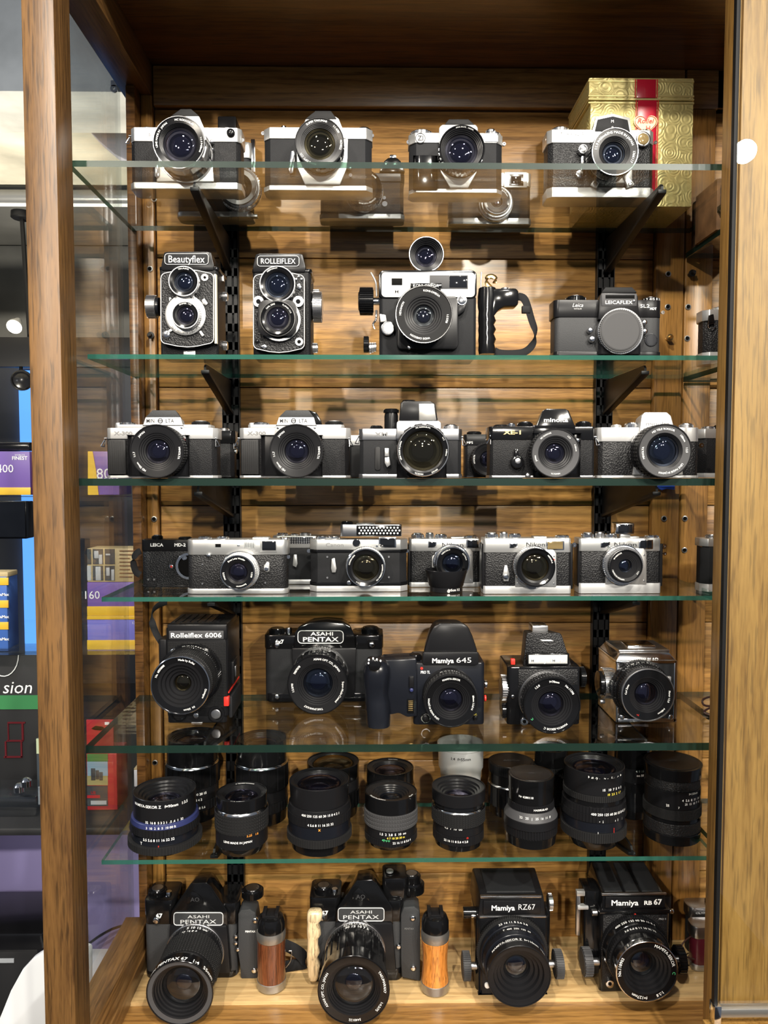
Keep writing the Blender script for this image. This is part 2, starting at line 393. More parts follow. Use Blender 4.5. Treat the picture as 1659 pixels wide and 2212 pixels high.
    def tube(s, name, pts, r, mat, parent=None, flat=1.0, smooth=True):
        q = []
        for x, y, p in pts: a, b = s.at(x, y, p); q.append((a, -p, max(b, r*flat+1.8)))
        bm = bmesh.new(); bm_tube(bm, smooth_path(q) if smooth else q, r, 8, flat); return s.part(name, bm, mat, parent)
    def lug(s, px, py, p=-20, side=-1, mat='chrome'):
        x, z = s.at(px, py, p); bm = bmesh.new()
        P = [(x, -p, z+8), (x+side*9, -p-3, z-9), (x+side*1, -p-5, z-10), (x, -p, z+8)]
        for a, b in zip(P, P[1:]): bm_tube(bm, [a, b], 1.1, 6)
        bm_lathe(bm, 'X', (-p, z+8), [(0, x-side*4), (3, x-side*4), (3, x+side*2), (0, x+side*2)], 12)
        return s.part('strap_lug', bm, mat)
    def eyelet(s, px, py, p=-18, mat='chrome', r=4):
        x, z = s.at(px, py, p); bm = bmesh.new()
        bm_lathe(bm, 'F', (x, z), [(r, p-1), (r, p+1), (r*0.45, p+1), (r*0.45, p-1), (r, p-1)], 16, False); bm_box(bm, x-r*0.5, x+r*0.5, -p+0.5, -p+9, z-1.5, z+1.5)
        return s.part('strap_eyelet', bm, mat)
    def text(s, st, px, py, h, p, mat='white_ink', w=None, bold=0.0, shear=0.0, parent=None, name='lettering'):
        x, z = s.at(px, py, p); _, _, wd = text_geo(st, bold, shear)
        k = (w/(wd*h)) if w else 1
        return s.part(name, bm_text(lambda u, v: (x+u*h*k, -p-0.35, z+v*h), st, bold, shear), mat, parent)
    def ringtext(s, st, c, r, a, h, p, mat='white_ink', parent=None, slope=0.0, bold=0.006, stretch=1.0):
        a = math.radians(a)
        def fn(u, v):
            q = place('F', c, r+v*h, a+u*h*stretch/r, p+0.4+slope*v*h); return q
        return s.part('lettering', bm_text(fn, st, bold), mat, parent)
    def cyltext(s, st, c, r, z, a, h, mat='white_ink', parent=None, bold=0.012, r1=None):
        a = math.radians(a)
        return s.part('lettering', bm_text(lambda u, v: place('Z', c, r+0.5+((r1-r)*v if r1 else 0), a+u*h/r, z+v*h), st, bold), mat, parent)
    def barreltext(s, st, c, r, p, a, h, mat='white_ink', parent=None, bold=0.012):
        a = math.radians(a)
        return s.part('lettering', bm_text(lambda u, v: place('F', c, r+0.5, a+u*h/r, p-v*h), st, bold), mat, parent)
    def lens(s, px, py, p0, segs, rn, rg, dep=8, coat='coat_violet', txt=(), ringmat='satin_black', parent=None, axis='F', c=None, core=True, filt=None, th=None, inner=0.55, face_rough=None):
        """segs: (part name, length, radius at rear, radius at front, material, knurl (teeth, depth, rows) or None), rear to front"""
        L = p0+sum(q[1] for q in segs)
        if c is None: c = s.at(px, py, L)
        R = segs[-1][3]; rmin = min(min(q[2], q[3]) for q in segs)
        end = max(p0+1.0, L-dep-9)
        if axis == 'F': c = s.c = (c[0], max(c[1], max(max(q[2], q[3]) for q in segs)+0.5))     # rests on the shelf, never below it
        if core:
            bm = bmesh.new(); bm_lathe(bm, axis, c, [(0, p0-1), (rmin*0.93, p0-1), (rmin*0.93, end), (rg*0.5, end), (0, end)], 32)
            root = s.part('lens', bm, 'matte_black', parent)
        else: root = s.root
        s.lens_root = root; s.c = c; s.L = L
        t = p0; res = []
        for nm, ln, r0, r1, mat, kn in segs:
            bm = bmesh.new(); last = t+ln > L-0.01
            ri = max(r0, r1)*0.8 if not last else max(rn, R-3)
            if kn:
                if last: kn = None
                else: bm_knurl(bm, axis, c, r0, r1, t, t+ln, kn[0], kn[1], kn[2] if len(kn) > 2 else 1, kn[3] if len(kn) > 3 else 0.55, 0.8)
            if not kn:
                e = min(0.8, ln*0.25)
                if last: prof = [(r0*0.8, t), (r0-e, t), (r0, t+e), (r1, t+ln-e), (r1-e, t+ln), (r1-2.2, t+ln), (r1-2.6, t+ln-2.5), (r1-3, t+min(0.3, ln))]
                else: prof = [(r0*0.75, t), (r0-e, t), (r0, t+e), (r1, t+ln-e), (r1-e, t+ln), (r1*0.75, t+ln)]
                bm_lathe(bm, axis, c, prof, 48, False)
            res.append(s.part(nm, bm, mat, root)); t += ln
        # name ring, stepped baffle, glass
        bm = bmesh.new(); zr = L-2.2
        bm_lathe(bm, axis, c, [(R-2.2, zr+0.2), (rn, zr-1.2)], 48, False); s.part('name_ring', bm, ringmat, root)
        k = 4; gz = L-dep; prof = []
        for i in range(k):
            a = rn+(rg-rn)*i/k; b2 = rn+(rg-rn)*(i+1)/k; z1 = (zr-1.2)+(gz-zr+1.2)*i/k; z2 = (zr-1.2)+(gz-zr+1.2)*(i+1)/k
            prof += [(a, z1), (b2+0.25*(a-b2), z1-0.2*(z1-z2))]
        prof.append((rg, gz))
        bm = bmesh.new(); bm_lathe(bm, axis, c, prof, 40, False); s.part('baffle', bm, 'satin_black', root)
        bm = bmesh.new(); bul = rg*0.26
        bm_lathe(bm, axis, c, [(rg*math.cos(q*math.pi/14), gz-0.4+bul*math.sin(q*math.pi/14)) for q in range(7)]+[(0, gz-0.4+bul)], 40, False)
        s.part('front_element', bm, coat, root, 60)
        ib = max(end+0.4, gz-8)
        bm = bmesh.new(); bm_lathe(bm, axis, c, [(rg, gz-0.6), (rg*0.86, gz-1.5), (rg*0.84, (gz+ib)/2), (rg*0.7, (gz+ib)/2), (rg*inner+0.5, ib)], 40, False); s.part('inner_baffle', bm, 'satin_black', root)
        bm = bmesh.new(); rr = rg*inner
        bm_lathe(bm, axis, c, [((rr+1)*math.cos(q*math.pi/12), ib+rr*0.22*math.sin(q*math.pi/12)) for q in range(6)]+[(0, ib+rr*0.22)], 32, False); s.part('inner_element', bm, 'inner_glass', root, 60)
        hh = th*0.68 if th else max(3.0, (R-2-rn)*0.36)
        for q in txt:
            st, an = q[0], q[1]; mt = q[2] if len(q) > 2 else 'white_ink'
            rt = (R-2+rn)/2
            if axis == 'F': s.ringtext(st, c, rt, an, hh, zr-0.3, mt, root)
            else:
                aa = math.radians(an)
                s.part('lettering', bm_text(lambda u, v: place('Z', c, rt-v*hh, aa+u*hh/rt, zr+0.1), st, 0.012), mt, root)
        return root
def ztop(s, y, p=0): return s.at(815, y, p)[1]
# ---------------------------------------------------------------- the cabinet (heights below are relative to the eye, EYE is added on linking)
def sbox(name, x0, x1, y0, y1, z0, z1, mat, bev=0.0015, parent=None, kind=None):
    bm = bmesh.new(); bm_box(bm, x0, x1, y0, y1, z0+EYE, z1+EYE, bev); return link(name, bm, mat, parent, kind=kind)
YW = 1.24
SY = {1: 0.95, 2: 1.0, 3: 0.95, 4: 1.02, 5: 0.97, 6: 1.02}
Z = {k: atY(885, y, SY[k]).z for k, y in {1: 350, 2: 766, 3: 1033, 4: 1288, 5: 1607, 6: 1853}.items()}
Z['f'] = -0.7795
cab = tag(empty('display_cabinet', (0, 1.07, 0)), 'tall oak display cabinet with glass shelves full of old cameras and lenses', 'cabinet')
def cbox(name, *a, **k):
    return sbox(name, *a, parent=cab, **k)
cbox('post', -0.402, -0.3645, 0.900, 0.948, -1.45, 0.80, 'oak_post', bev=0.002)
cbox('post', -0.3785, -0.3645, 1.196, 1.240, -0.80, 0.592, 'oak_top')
cbox('stile', -0.3645, -0.347, 1.226, 1.240, -0.80, 0.592, 'oak_v')
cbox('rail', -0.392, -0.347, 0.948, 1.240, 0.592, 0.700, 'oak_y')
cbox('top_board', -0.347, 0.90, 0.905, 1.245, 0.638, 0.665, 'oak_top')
cbox('front_rail', -0.364, 0.90, 0.905, 0.930, 0.665, 0.80, 'oak_h')
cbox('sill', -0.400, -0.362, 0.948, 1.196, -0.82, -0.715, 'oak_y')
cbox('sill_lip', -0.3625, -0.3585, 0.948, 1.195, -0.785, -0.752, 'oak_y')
base_boards = [(0.93, 1.085, 'oak_h', -0.784), (1.0865, 1.150, 'oak_floor', -0.78), (1.1515, 1.26, 'oak_floor', -0.78)]
for y0, y1, mt, zz in base_boards: cbox('base_board', -0.362, 0.90, y0, y1, zz-0.025, zz, mt, bev=0.001)
cbox('plinth', -0.364, 0.90, 0.915, 0.932, -1.45, -0.785, 'oak_h')
# back boards, one by one
ys = [236, 560, 838, 1092, 1345, 1640, 1884, 2040]
zs = [0.575]+[atY(885, y, YW).z for y in ys[1:-1]]+[-0.80]
for x0, x1 in ((-0.3455, 0.4515), (0.545, 0.90)):
    cbox('back_rail', x0, x1 if x0 > 0 else 0.494, YW-0.012, YW+0.01, 0.577, 0.638, 'oak_h', bev=0.002)
    for a, b in zip(zs, zs[1:]):
        cbox('back_board', x0, x1, YW-0.003, YW+0.012, b+0.0007, a-0.0007, 'oak_h', bev=0.0012)
cbox('back_rail', 0.497, 0.56, YW-0.012, YW+0.01, 0.577, 0.638, 'oak_h', bev=0.002)
stiles = []
for x0, x1 in ((0.452, 0.4965), (0.4985, 0.543)):
    stiles.append(cbox('stile', x0, x1, YW-0.016, YW+0.01, -0.78, 0.575, 'oak_v', bev=0.002))
cbox('wall_panel', -0.378, 0.95, YW+0.013, YW+0.02, -1.45, 0.8, 'oak_top')
# shelf-pin holes in the stiles
def pin_hole(px, py, Y, parent):
    p = atY(px, py, Y); bm = bmesh.new()
    bm_lathe(bm, 'F', (p.x, p.z+EYE), [(0.0046, -Y), (0.0046, -Y+0.0012), (0.0032, -Y+0.0016), (0.0030, -Y-0.0)], 20, False)
    o = link('pin_sleeve', bm, 'brushed', parent)
    bm = bmesh.new(); bm_lathe(bm, 'F', (p.x, p.z+EYE), [(0.0031, -Y), (0.0031, -Y+0.0005), (0, -Y+0.0005)], 16)
    o = link('pin_bore', bm, 'void', parent)
for px, py in ((1443, 592), (1442, 663), (1486, 663), (1484, 731), (1434, 1120), (1479, 1120), (1478, 1188)): pin_hole(px, py, YW-0.0165, cab)
for px, py in ((324, 581), (333, 1121), (335, 1647), (333, 430)): pin_hole(px, py, 1.2255, cab)
# slotted steel uprights
def upright(px):
    x = atY(px, 640, YW-0.012).x; bm = bmesh.new(); y0, y1 = YW-0.016, YW-0.0035; w = 0.0128
    z0, z1 = -0.79+EYE, 0.41+EYE
    for a, b in ((-w, -0.0070), (-0.0036, 0.0036), (0.0070, w)): bm_box(bm, x+a, x+b, y0, y0+0.002, z0, z1)
    for s in (-1, 1): bm_box(bm, x+s*w-0.001, x+s*w+0.001, y0, y1, z0, z1)
    z = z0
    while z < z1-0.02:
        bm_box(bm, x-w, x+w, y0, y0+0.0019, z, z+0.0125); z += 0.0290
    bm_box(bm, x-w, x+w, y0+0.006, y1, z0, z1)
    o = link('slotted_upright', bm, 'iron', cab); return x
UX = [upright(497), upright(1307)]
# glass side pane and sliding glass door
cbox('side_glass', -0.3905, -0.3865, 0.948, 1.196, -0.72, 0.70, 'pane_glass', bev=0)
cbox('door_jamb', 0.4270, 0.4318, 0.912, 0.945, -0.86, 0.80, 'oak_right', bev=0.0005)
cbox('door_panel', 0.4336, 0.62, 0.911, 0.945, -0.86, 0.80, 'oak_right', bev=0.0008)
cbox('jamb_groove', 0.4310, 0.4345, 0.935, 0.946, -0.86, 0.80, 'void', bev=0)
ZD = atY(1580, 2176, 0.9).z
door = cbox('glass_door', 0.4225, 0.62, 0.898, 0.903, ZD, 0.80, 'pane_glass', bev=0)
for a in (('edge_profile', 0.4186, 0.4236, 0.8965, 0.9045, ZD, 0.80, 'matte_black'), ('bottom_channel', 0.4186, 0.62, 0.895, 0.906, ZD-0.010, ZD+0.001, 'brushed'), ('corner_clip', 0.4180, 0.4270, 0.893, 0.908, ZD-0.020, ZD+0.006, 'chrome')):
    o = sbox(*a, bev=0.001, parent=door)
cbox('track_rail', 0.41, 0.62, 0.88, 0.909, -0.80, ZD-0.021, 'oak_right')
for o in cab.children_recursive:
    o.matrix_parent_inverse = Matrix.Translation((0, -1.07, 0)) if o.parent == cab else Matrix.Identity(4)
# glass shelves
def shelf(label, x0, x1, y0, y1, z, th, edge):
    bm = bmesh.new(); bm_box(bm, x0, x1, y0, y1, -th, 0); bm.normal_update()
    for f in bm.faces: f.material_index = 0 if abs(f.normal.z) > 0.5 else 1
    o = link('glass_shelf', bm, ['shelf_glass', edge]); o.location = (0, 0, z+EYE-0.0004); tag(o, label, 'shelf'); return o
for k, what, xa, xb, th, e in ((1, 'topmost thick glass shelf under the chrome reflex cameras and the gold tin', -0.372, 0.492, 0.0075, 'edge_ground'),
                       (2, 'thin polished glass shelf under the twin-lens cameras', -0.371, 0.480, 0.006, 'edge_polished'),
                       (3, 'thick dark-edged glass shelf under the row of silver and black reflex cameras', -0.370, 0.492, 0.009, 'edge_ground'),
                       (4, 'thin polished glass shelf under the chrome rangefinder cameras', -0.366, 0.480, 0.006, 'edge_polished'),
                       (5, 'thick glass shelf under the black medium format cameras', -0.372, 0.492, 0.010, 'edge_ground'),
                       (6, 'lowest glass shelf carrying the standing lenses', -0.373, 0.476, 0.006, 'edge_polished')):
    shelf(what, xa, xb, SY[k], 1.1945, Z[k], th, e)
Z2 = {1: 0.348, 2: Z[2]-0.001, 3: Z[3], 4: Z[4]-0.010, 5: Z[5]-0.004, 6: Z[6]-0.004}
for k, what in ((1, 'brown cartons'), (2, 'lone chrome camera with a strap ring'), (4, 'narrow chrome camera beside the oak post'), (5, 'coiled brown cord'), (6, 'ringed small camera')):
    shelf('short next-bay shelf carrying the '+what, 0.4945, 0.90, 0.99, 1.214, Z2[k], 0.008, 'edge_ground')
# brackets
def bracket(ux, k, where):
    z = Z[k]-{1: .0075, 2: .006, 3: .009, 4: .006, 5: .010, 6: .006}[k]-0.0012
    f = SY[k]+0.04; b = YW-0.017; h = 0.052
    prof = [(b, 0), (f+0.004, 0), (f, -0.004), (f, -0.008), (f+0.004, -0.012), (b-0.02, -h), (b, -h)]
    bm = bmesh.new(); bm_loft(bm, [[(-0.0015, y, zz) for y, zz in prof], [(0.0015, y, zz) for y, zz in prof]])
    bm_loft(bm, [[(x, y, zz+q) for x, q in ((-0.0055, 0.0025), (-0.0055, -0.0025), (0.0055, -0.0025), (0.0055, 0.0025))] for y, zz in ((f, -0.010), (b-0.008, -h))], 0.0008)
    o = link('shelf_bracket', bm, 'iron'); o.location = (ux, 0, z+EYE)
    tag(o, 'black steel bracket under '+where, 'bracket')
names = {1: 'the topmost shelf', 2: 'the shelf of twin-lens cameras', 3: 'the shelf of reflex cameras', 4: 'the shelf of rangefinder cameras', 5: 'the shelf of medium format cameras', 6: 'the shelf of lenses'}
for k in names:
    bracket(UX[0], k, names[k]+', side-glass end'); bracket(UX[1], k, names[k]+', next-bay end')
# shelf pins
def pin(px, py, Y, mat, label):
    p = atY(px, py, Y); bm = bmesh.new()
    bm_lathe(bm, 'F', (0, 0), [(0, 0), (0.003, 0), (0.003, 0.010), (0.0055, 0.0105), (0.0055, 0.0125), (0.003, 0.013), (0.0026, 0.020), (0, 0.020)], 14)
    o = link('shelf_pin', bm, mat); o.location = (p.x, Y, p.z+EYE); tag(o, label, 'shelf pin')
pin(1441, 732, YW-0.0165, 'brass', 'bare brass shelf pin in the stile beside the black reflex body')
pin(330, 727, 1.226, 'iron', 'black shelf pin in the corner post beside the twin-lens camera')
pin(1489, 594, YW-0.0165, 'iron', 'dark shelf pin under the shelf of brown cartons')
M('blue_plastic', (0.03, 0.10, 0.62), 0.45)
c = T('wall_anchor', 'small blue plastic wall anchor stuck in the stile under the reflex shelf', 'wall anchor', 1440, 1058, Z[3]-0.026, Y=1.215)
c.poly('plug', [(1418, 1052), (1430, 1046), (1440, 1049), (1458, 1045), (1458, 1058), (1440, 1056), (1430, 1059)], 6, -6, 'blue_plastic', 0.8)
# ---------------------------------------------------------------- generic camera bodies
def slr_body(c, x0, x1, yt, yl, yb, depth, top='satin', skin='leather', base='satin', cham=9, ybase=None, inset=2, rnd=False):
    """top plate yt..yl, skin yl..yb, base plate yb..shelf"""
    D = -depth
    c.plan('body', x0+inset, x1-inset, yl-1, yb+1, -inset, D+inset, cham, skin, 0.6, rnd)
    c.plan('top_plate', x0, x1, yt, yl, 0, D, cham, top, 1.6, rnd)
    c.plan('base_plate', x0, x1, yb, None, 0, D, cham, base, 1.0, rnd)
RK = ('matte_black')
def std_lens(c, px, py, p0, R, rn, rg, length, txt, coat='coat_violet', dep=9, grip='rubber', barrel='satin_black', front='satin_black', teeth=46, chrome=False, ringmat='satin_black', mount='chrome', th=None):
    l = length
    segs = [('mount_ring', l*0.12, R*0.97, R*0.97, mount, None), ('aperture_ring', l*0.2, R*0.99, R*0.99, barrel, (teeth, 1.2)),
            ('barrel', l*0.13, R*0.93, R*0.95, barrel, None), ('focus_ring', l*0.33, R, R, grip, (teeth, 1.6, 3)), ('filter_ring', l*0.22, R*0.96, R, front, None)]
    return c.lens(px, py, p0, segs, rn, rg, dep, coat, txt, ringmat, th=th)

# ================================================================ topmost shelf
z = Z[1]
c = T('reflex_camera', 'chrome reflex camera with a triangular strap ring and a big chrome-rimmed lens', 'camera', 400, 408, z)
slr_body(c, 280, 521, 274, 305, 393, 62)
c.poly('prism_housing', [(352, 305), (361, 276), (369, 250), (430, 250), (441, 276), (449, 305)], 6, -48, 'satin', 2, back=(0.8, 0.9, 0))
c.poly('prism_cap', [(368, 251), (390, 235), (413, 235), (431, 251)], 4, -46, 'matte_black', 1.5, back=(0.8, 0.8, 2))
c.dial('rewind_knob', 321, 274, 14, 9, -30, 'chrome', 24); c.dial('shutter_dial', 362, 274, 11, 7, -30, 'matte_black', 24)
c.dial('shutter_button', 491, 274, 11, 7, -25, 'chrome', 20)
c.disc('battery_check', 498, 286, 9, 5, 0, 'gloss_black', dome=4)
c.poly('lens_mount_plate', [(345, 300), (455, 300), (462, 392), (338, 392)], 4, -2, 'satin', 1.5)
c.text('SR T', 327, 292, 8, 0.3, 'grey_ink')
c.poly('self_timer_lever', [(334, 355), (342, 355), (344, 378), (339, 384), (333, 380)], 8, 2, 'chrome', 1)
c.disc('release_button', 457, 305, 4, 8, 0, 'chrome', dome=2); c.disc('release_button', 458, 322, 4, 8, 0, 'chrome', dome=2)
c.lens(386, 307, 4, [('mount_ring', 10, 58, 58, 'chrome', None), ('aperture_ring', 14, 56, 56, 'satin_black', (14, 1.5, 1, 0.6)), ('barrel', 10, 52, 52, 'satin', None), ('focus_ring', 22, 55, 55, 'satin', (9, 3, 1, 0.6)), ('filter_ring', 12, 53, 54, 'chrome', None)],
       41, 35, 12, 'coat_violet', [('MC ROKKOR-PF', 15), ('1:1.4 f=58mm', 95), ('JAPAN', -42), ('LENS MADE IN', -80)], 'gloss_black')
c.lug(281, 302, -18, -1); c.eyelet(524, 303)
c = T('reflex_camera', 'chrome pentaprism camera with an angular white-rimmed top and black lens, beside the strap-ring camera', 'camera', 687, 411, z)
slr_body(c, 568, 805, 274, 299, 400, 60, skin='leather_fine', cham=14)
c.poly('prism_housing', [(646, 299), (652, 276), (660, 256), (666, 251), (725, 251), (732, 256), (740, 276), (748, 299)], 5, -46, 'satin', 2, back=(0.85, 0.9, 0))
c.poly('prism_cap', [(659, 257), (681, 239), (715, 239), (728, 257)], 6.5, -44, 'matte_black', 1.5, back=(0.8, 0.8, 2))
c.dial('rewind_knob', 786, 276, 16, 10, -30, 'gloss_black', 30, cap='chrome'); c.dial('shutter_dial', 636, 276, 16, 9, -32, 'gloss_black', 30)
c.dial('shutter_button', 613, 276, 6, 15, -28, 'chrome'); c.dial('film_counter', 591, 276, 14, 8, -32, 'gloss_black', cap='chrome')
c.poly('lens_mount_plate', [(640, 299), (752, 299), (750, 360), (735, 398), (658, 398), (641, 360)], 5, -2, 'satin', 2)
c.poly('self_timer_lever', [(628, 326), (635, 324), (638, 345), (634, 373), (626, 375), (623, 365)], 8, 2, 'chrome', 1.2)
c.disc('release_button', 755, 362, 5, 7, 0, 'chrome', dome=2); c.disc('sync_socket', 757, 378, 4, 5, 0, 'chrome')
c.text('SPOTMATIC', 616, 286, 6.5, 0.3, 'grey_ink', w=46)
std_lens(c, 690, 307, 5, 51, 41, 32, 58, [('SUPER TAKUMAR', -8), ('1:1.4/50', 52), ('4634822', 95), ('ASAHI OPT. CO.', 215)], 'coat_amber', dep=10, barrel='gloss_black', grip='gloss_black', teeth=16, th=6)
c.eyelet(568, 288); c.eyelet(804, 293)
c = T('reflex_camera', 'small chrome reflex camera with stepped shoulders and framed maker badge', 'camera', 985, 416, z)
c.plan('body', 885, 1086, 307, 409, -2, -58, 14, 'leather_fine', 0.6); c.plan('base_plate', 884, 1087, 407, None, 0, -60, 14, 'satin', 1)
c.plan('top_plate', 883, 1088, 286, 308, 0, -60, 14, 'satin', 1.5)
c.poly('prism_housing', [(948, 320), (948, 275), (955, 268), (1028, 268), (1033, 275), (1033, 320)], 8, -46, 'satin', 3, back=(0.85, 0.9, 0))
c.poly('prism_cap', [(960, 269), (970, 257), (1012, 257), (1025, 269)], 5, -46, 'matte_black', 1.5, back=(0.8, 0.8, 2))
c.dial('wind_knob', 910, 287, 25, 12, -28, 'chrome', 40, cap='satin'); c.dial('rewind_knob', 1062, 287, 20, 9, -28, 'chrome', 30); c.dial('rewind_crank', 1060, 279, 11, 10, -28, 'chrome', 20)
c.box('meter_window', 1047, 292, 1076, 306, 2, -1, 'white_ink', 0.8)
c.ring('badge_frame', 908, 298, 11, 9.6, 1.4, 0, 'dark_ink'); c.text('ZI', 908, 298, 10, 0.4, 'dark_ink', bold=0.03)
c.poly('lens_mount_plate', [(950, 308), (1036, 308), (1030, 372), (1012, 405), (972, 405), (952, 372)], 5, -2, 'satin', 2)
c.plan('grip_bulge', 893, 945, 335, 404, 16, -4, 14, 'gloss_black', 1, True)
c.lens(998, 320, 5, [('mount_ring', 12, 46, 46, 'chrome', None), ('aperture_ring', 14, 44, 46, 'satin_black', (40, 1.5)), ('focus_ring', 16, 48, 48, 'chrome', (30, 2)), ('filter_ring', 12, 46, 48, 'gloss_black', None)],
       44, 34, 16, 'coat_violet', [('ZEISS IKON  TESSAR', 8)], 'gloss_black')
c.eyelet(882, 307); c.eyelet(1089, 311)
c = T('reflex_camera', 'chrome reflex camera with a black trapezoid viewfinder plate in front of the gold tin', 'camera', 1299, 426, z)
slr_body(c, 1183, 1415, 279, 308, 404, 62, skin='leather_coarse', cham=10)
c.poly('prism_housing', [(1276, 308), (1279, 284), (1287, 252), (1324, 245), (1361, 254), (1366, 288), (1368, 308)], 6, -48, 'satin', 1.5, back=(0.85, 0.9, 0))
c.poly('finder_plate', [(1285, 283), (1291, 258), (1324, 251), (1356, 259), (1361, 285)], 7.5, 5, 'leather_fine', 0.6)
c.text('M', 1323, 262, 6, 7.8, 'white_ink'); c.text('o', 1323, 274, 6, 7.8, 'white_ink')
c.dial('wind_knob', 1209, 280, 20, 13, -28, 'chrome', 36); c.dial('rewind_knob', 1388, 280, 18, 8, -30, 'chrome', 30)
d = c.disc('meter_window', 1390, 300, 16, 6, 0, 'chrome', dome=0.5); c.disc('meter_cell', 1390, 300, 12, 7.2, 5, 'window_gold', dome=1.5, parent=d)
c.disc('shutter_button', 1260, 321, 10, 14, 0, 'chrome', teeth=16, dome=2); c.poly('lever', [(1256, 336), (1263, 336), (1264, 368), (1254, 372)], 8, 2, 'chrome', 1)
c.disc('timer_knob', 1253, 375, 9, 9, 0, 'chrome', dome=1)
c.poly('lens_mount_plate', [(1280, 308), (1368, 308), (1366, 395), (1282, 395)], 4, -2, 'satin', 2)
for q in ([(1276, 398), (1297, 372), (1302, 380), (1290, 405)], [(1372, 398), (1350, 372), (1346, 380), (1357, 405)]): c.poly('mount_foot', q, 9, 0, 'satin', 1.5)
for q in (1286, 1362): c.disc('mount_screw', q, 397, 5, 11, 8, 'chrome', dome=1)
c.text('MIRANDA', 1237, 289, 7.5, 0.3, 'dark_ink', w=50); c.text('SENSOREX', 1237, 298, 3.2, 0.3, 'grey_ink', w=32)
c.lens(1329, 327, 4, [('mount_ring', 10, 43, 43, 'chrome', None), ('barrel', 14, 46, 46, 'satin_black', (44, 1.4)), ('aperture_ring', 12, 44, 44, 'satin', None), ('focus_ring', 20, 49, 49, 'satin_black', (40, 1.6)), ('filter_ring', 10, 47, 49, 'chrome', None)],
       33, 24, 12, 'coat_blue', [('LENS MADE IN JAPAN', 20), ('1:1.9 f=50mm', -55), ('1366117', 105)], 'satin_black')
c.eyelet(1182, 302); c.eyelet(1416, 308)
# gold tin
c = T('gold_tin', 'tall gold embossed tin box with a red stripe and a heart-shaped label', 'tin', 1383, 446, z)
c.box('tin_body', 1274, 218, 1496, None, 0, -165, 'gold_tin', 1.5)
lid = c.box('lid', 1272, 167, 1499, 212, 2.5, -167.5, 'gold_tin', 2.5)
for y in (174, 206, 213, 221): c.box('rim_bead', 1271, y-2, 1500, y+2.2, 4 if y < 215 else 2, -168, 'gold_plain', 1.2)
for y0, y1, p in ((171, 211, 4.6), (214, None, 2.6)):
    for a, b, mt in ((1376, 1417, 'tin_red'), (1372, 1374, 'red'), (1419, 1421, 'red')): c.box('stripe' if b-a > 5 else 'stripe_line', a, y0, b, y1, p, -1, mt, 0.2)
hp = []
for i in range(28):
    a = 2*math.pi*i/28; hp.append((1395+1.62*16*math.sin(a)**3, 268-1.55*(13*math.cos(a)-5*math.cos(2*a)-2*math.cos(3*a)-math.cos(4*a))))
hl = c.poly('heart_label', hp, 4.2, 2.0, 'tin_cream', 0); c.text('Rollei', 1395, 261, 10, 4.4, 'red', w=36, bold=0.02, shear=0.25); c.text('H', 1400, 277, 10, 4.4, 'red', bold=0.02)
hq = []
for i in range(29):
    a = 2*math.pi*i/28; hq.append((1395+1.45*16*math.sin(a)**3, 268-1.4*(13*math.cos(a)-5*math.cos(2*a)-2*math.cos(3*a)-math.cos(4*a)), 4.5))
c.tube('heart_outline', hq, 0.7, 'red', smooth=False, parent=hl)
# behind the front row
c = T('rangefinder_camera', 'chrome camera with black clip-on finder, behind the strap-ring camera', 'camera', 470, 468, z)
slr_body(c, 380, 545, 305, 340, 456, 55, skin='leather_fine', cham=14, rnd=True)
c.box('accessory_finder', 470, 250, 510, 304, -8, -60, 'satin_black', 3)
c.box('finder_shoe', 474, 300, 506, 307, -10, -50, 'chrome', 1)
c.lens(515, 402, 0, [('mount_ring', 8, 45, 45, 'chrome', None), ('barrel', 10, 42, 42, 'chrome', None), ('focus_ring', 9, 45, 45, 'chrome', (50, 1.2)), ('filter_ring', 8, 40, 40, 'chrome', None)], 28, 18, 8, 'coat_clear', [], 'satin')
c.box('side_clip', 542, 300, 551, 372, -6, -20, 'chrome', 1); c.disc('sync_socket', 537, 372, 5, 4, 0, 'chrome')
c.box('tripod_foot', 541, 462, 556, None, 0, -14, 'satin', 1)
c = T('reflex_camera', 'black reflex camera with a rounded prism, mostly hidden behind the pentaprism camera', 'camera', 780, 472, z)
slr_body(c, 690, 874, 372, 392, 461, 50, top='satin_black', skin='leather', base='silver', cham=8)
c.poly('prism_housing', [(818, 372), (830, 347), (838, 340), (858, 340), (866, 347), (876, 372)], 4, -44, 'gloss_black', 3, back=(0.8, 0.9, 0))
c.box('hot_shoe', 842, 334, 856, 341, -8, -30, 'chrome', 0.8)
c.lens(786, 405, 0, [('mount_ring', 8, 42, 42, 'chrome', None), ('focus_ring', 16, 40, 40, 'satin_black', (40, 1.5)), ('filter_ring', 10, 38, 38, 'gloss_black', None)], 29, 22, 8, 'coat_clear', [('COATED TAKUMAR', 165), ('1:2 f=55', 40)], 'gloss_black')
c.disc('sync_socket', 831, 440, 6, 3, 0, 'chrome'); c.disc('sync_socket', 830, 427, 4, 3, 0, 'chrome')
c = T('rangefinder_camera', 'flat silver camera with a framed square finder window, behind the stepped-shoulder camera', 'camera', 1057, 484, z)
slr_body(c, 969, 1148, 372, 402, 470, 48, skin='leather_fine', cham=6)
c.box('finder_frame', 1089, 371, 1139, 405, 3, -4, 'satin', 1.5); c.box('finder_frame_line', 1100, 376, 1131, 401, 4, 2, 'chrome', 1); c.box('finder_window', 1104, 380, 1126, 397, 4.6, 3, 'window', 0.5)
c.lens(1074, 436, 0, [('mount_ring', 8, 38, 38, 'chrome', None), ('shutter_ring', 10, 37, 37, 'chrome', None), ('focus_ring', 8, 33, 33, 'satin', (60, 1)), ('filter_ring', 7, 30, 29, 'chrome', None)], 22, 12, 6, 'coat_clear', [('1:2.8 f=45mm', 40)], 'chrome')
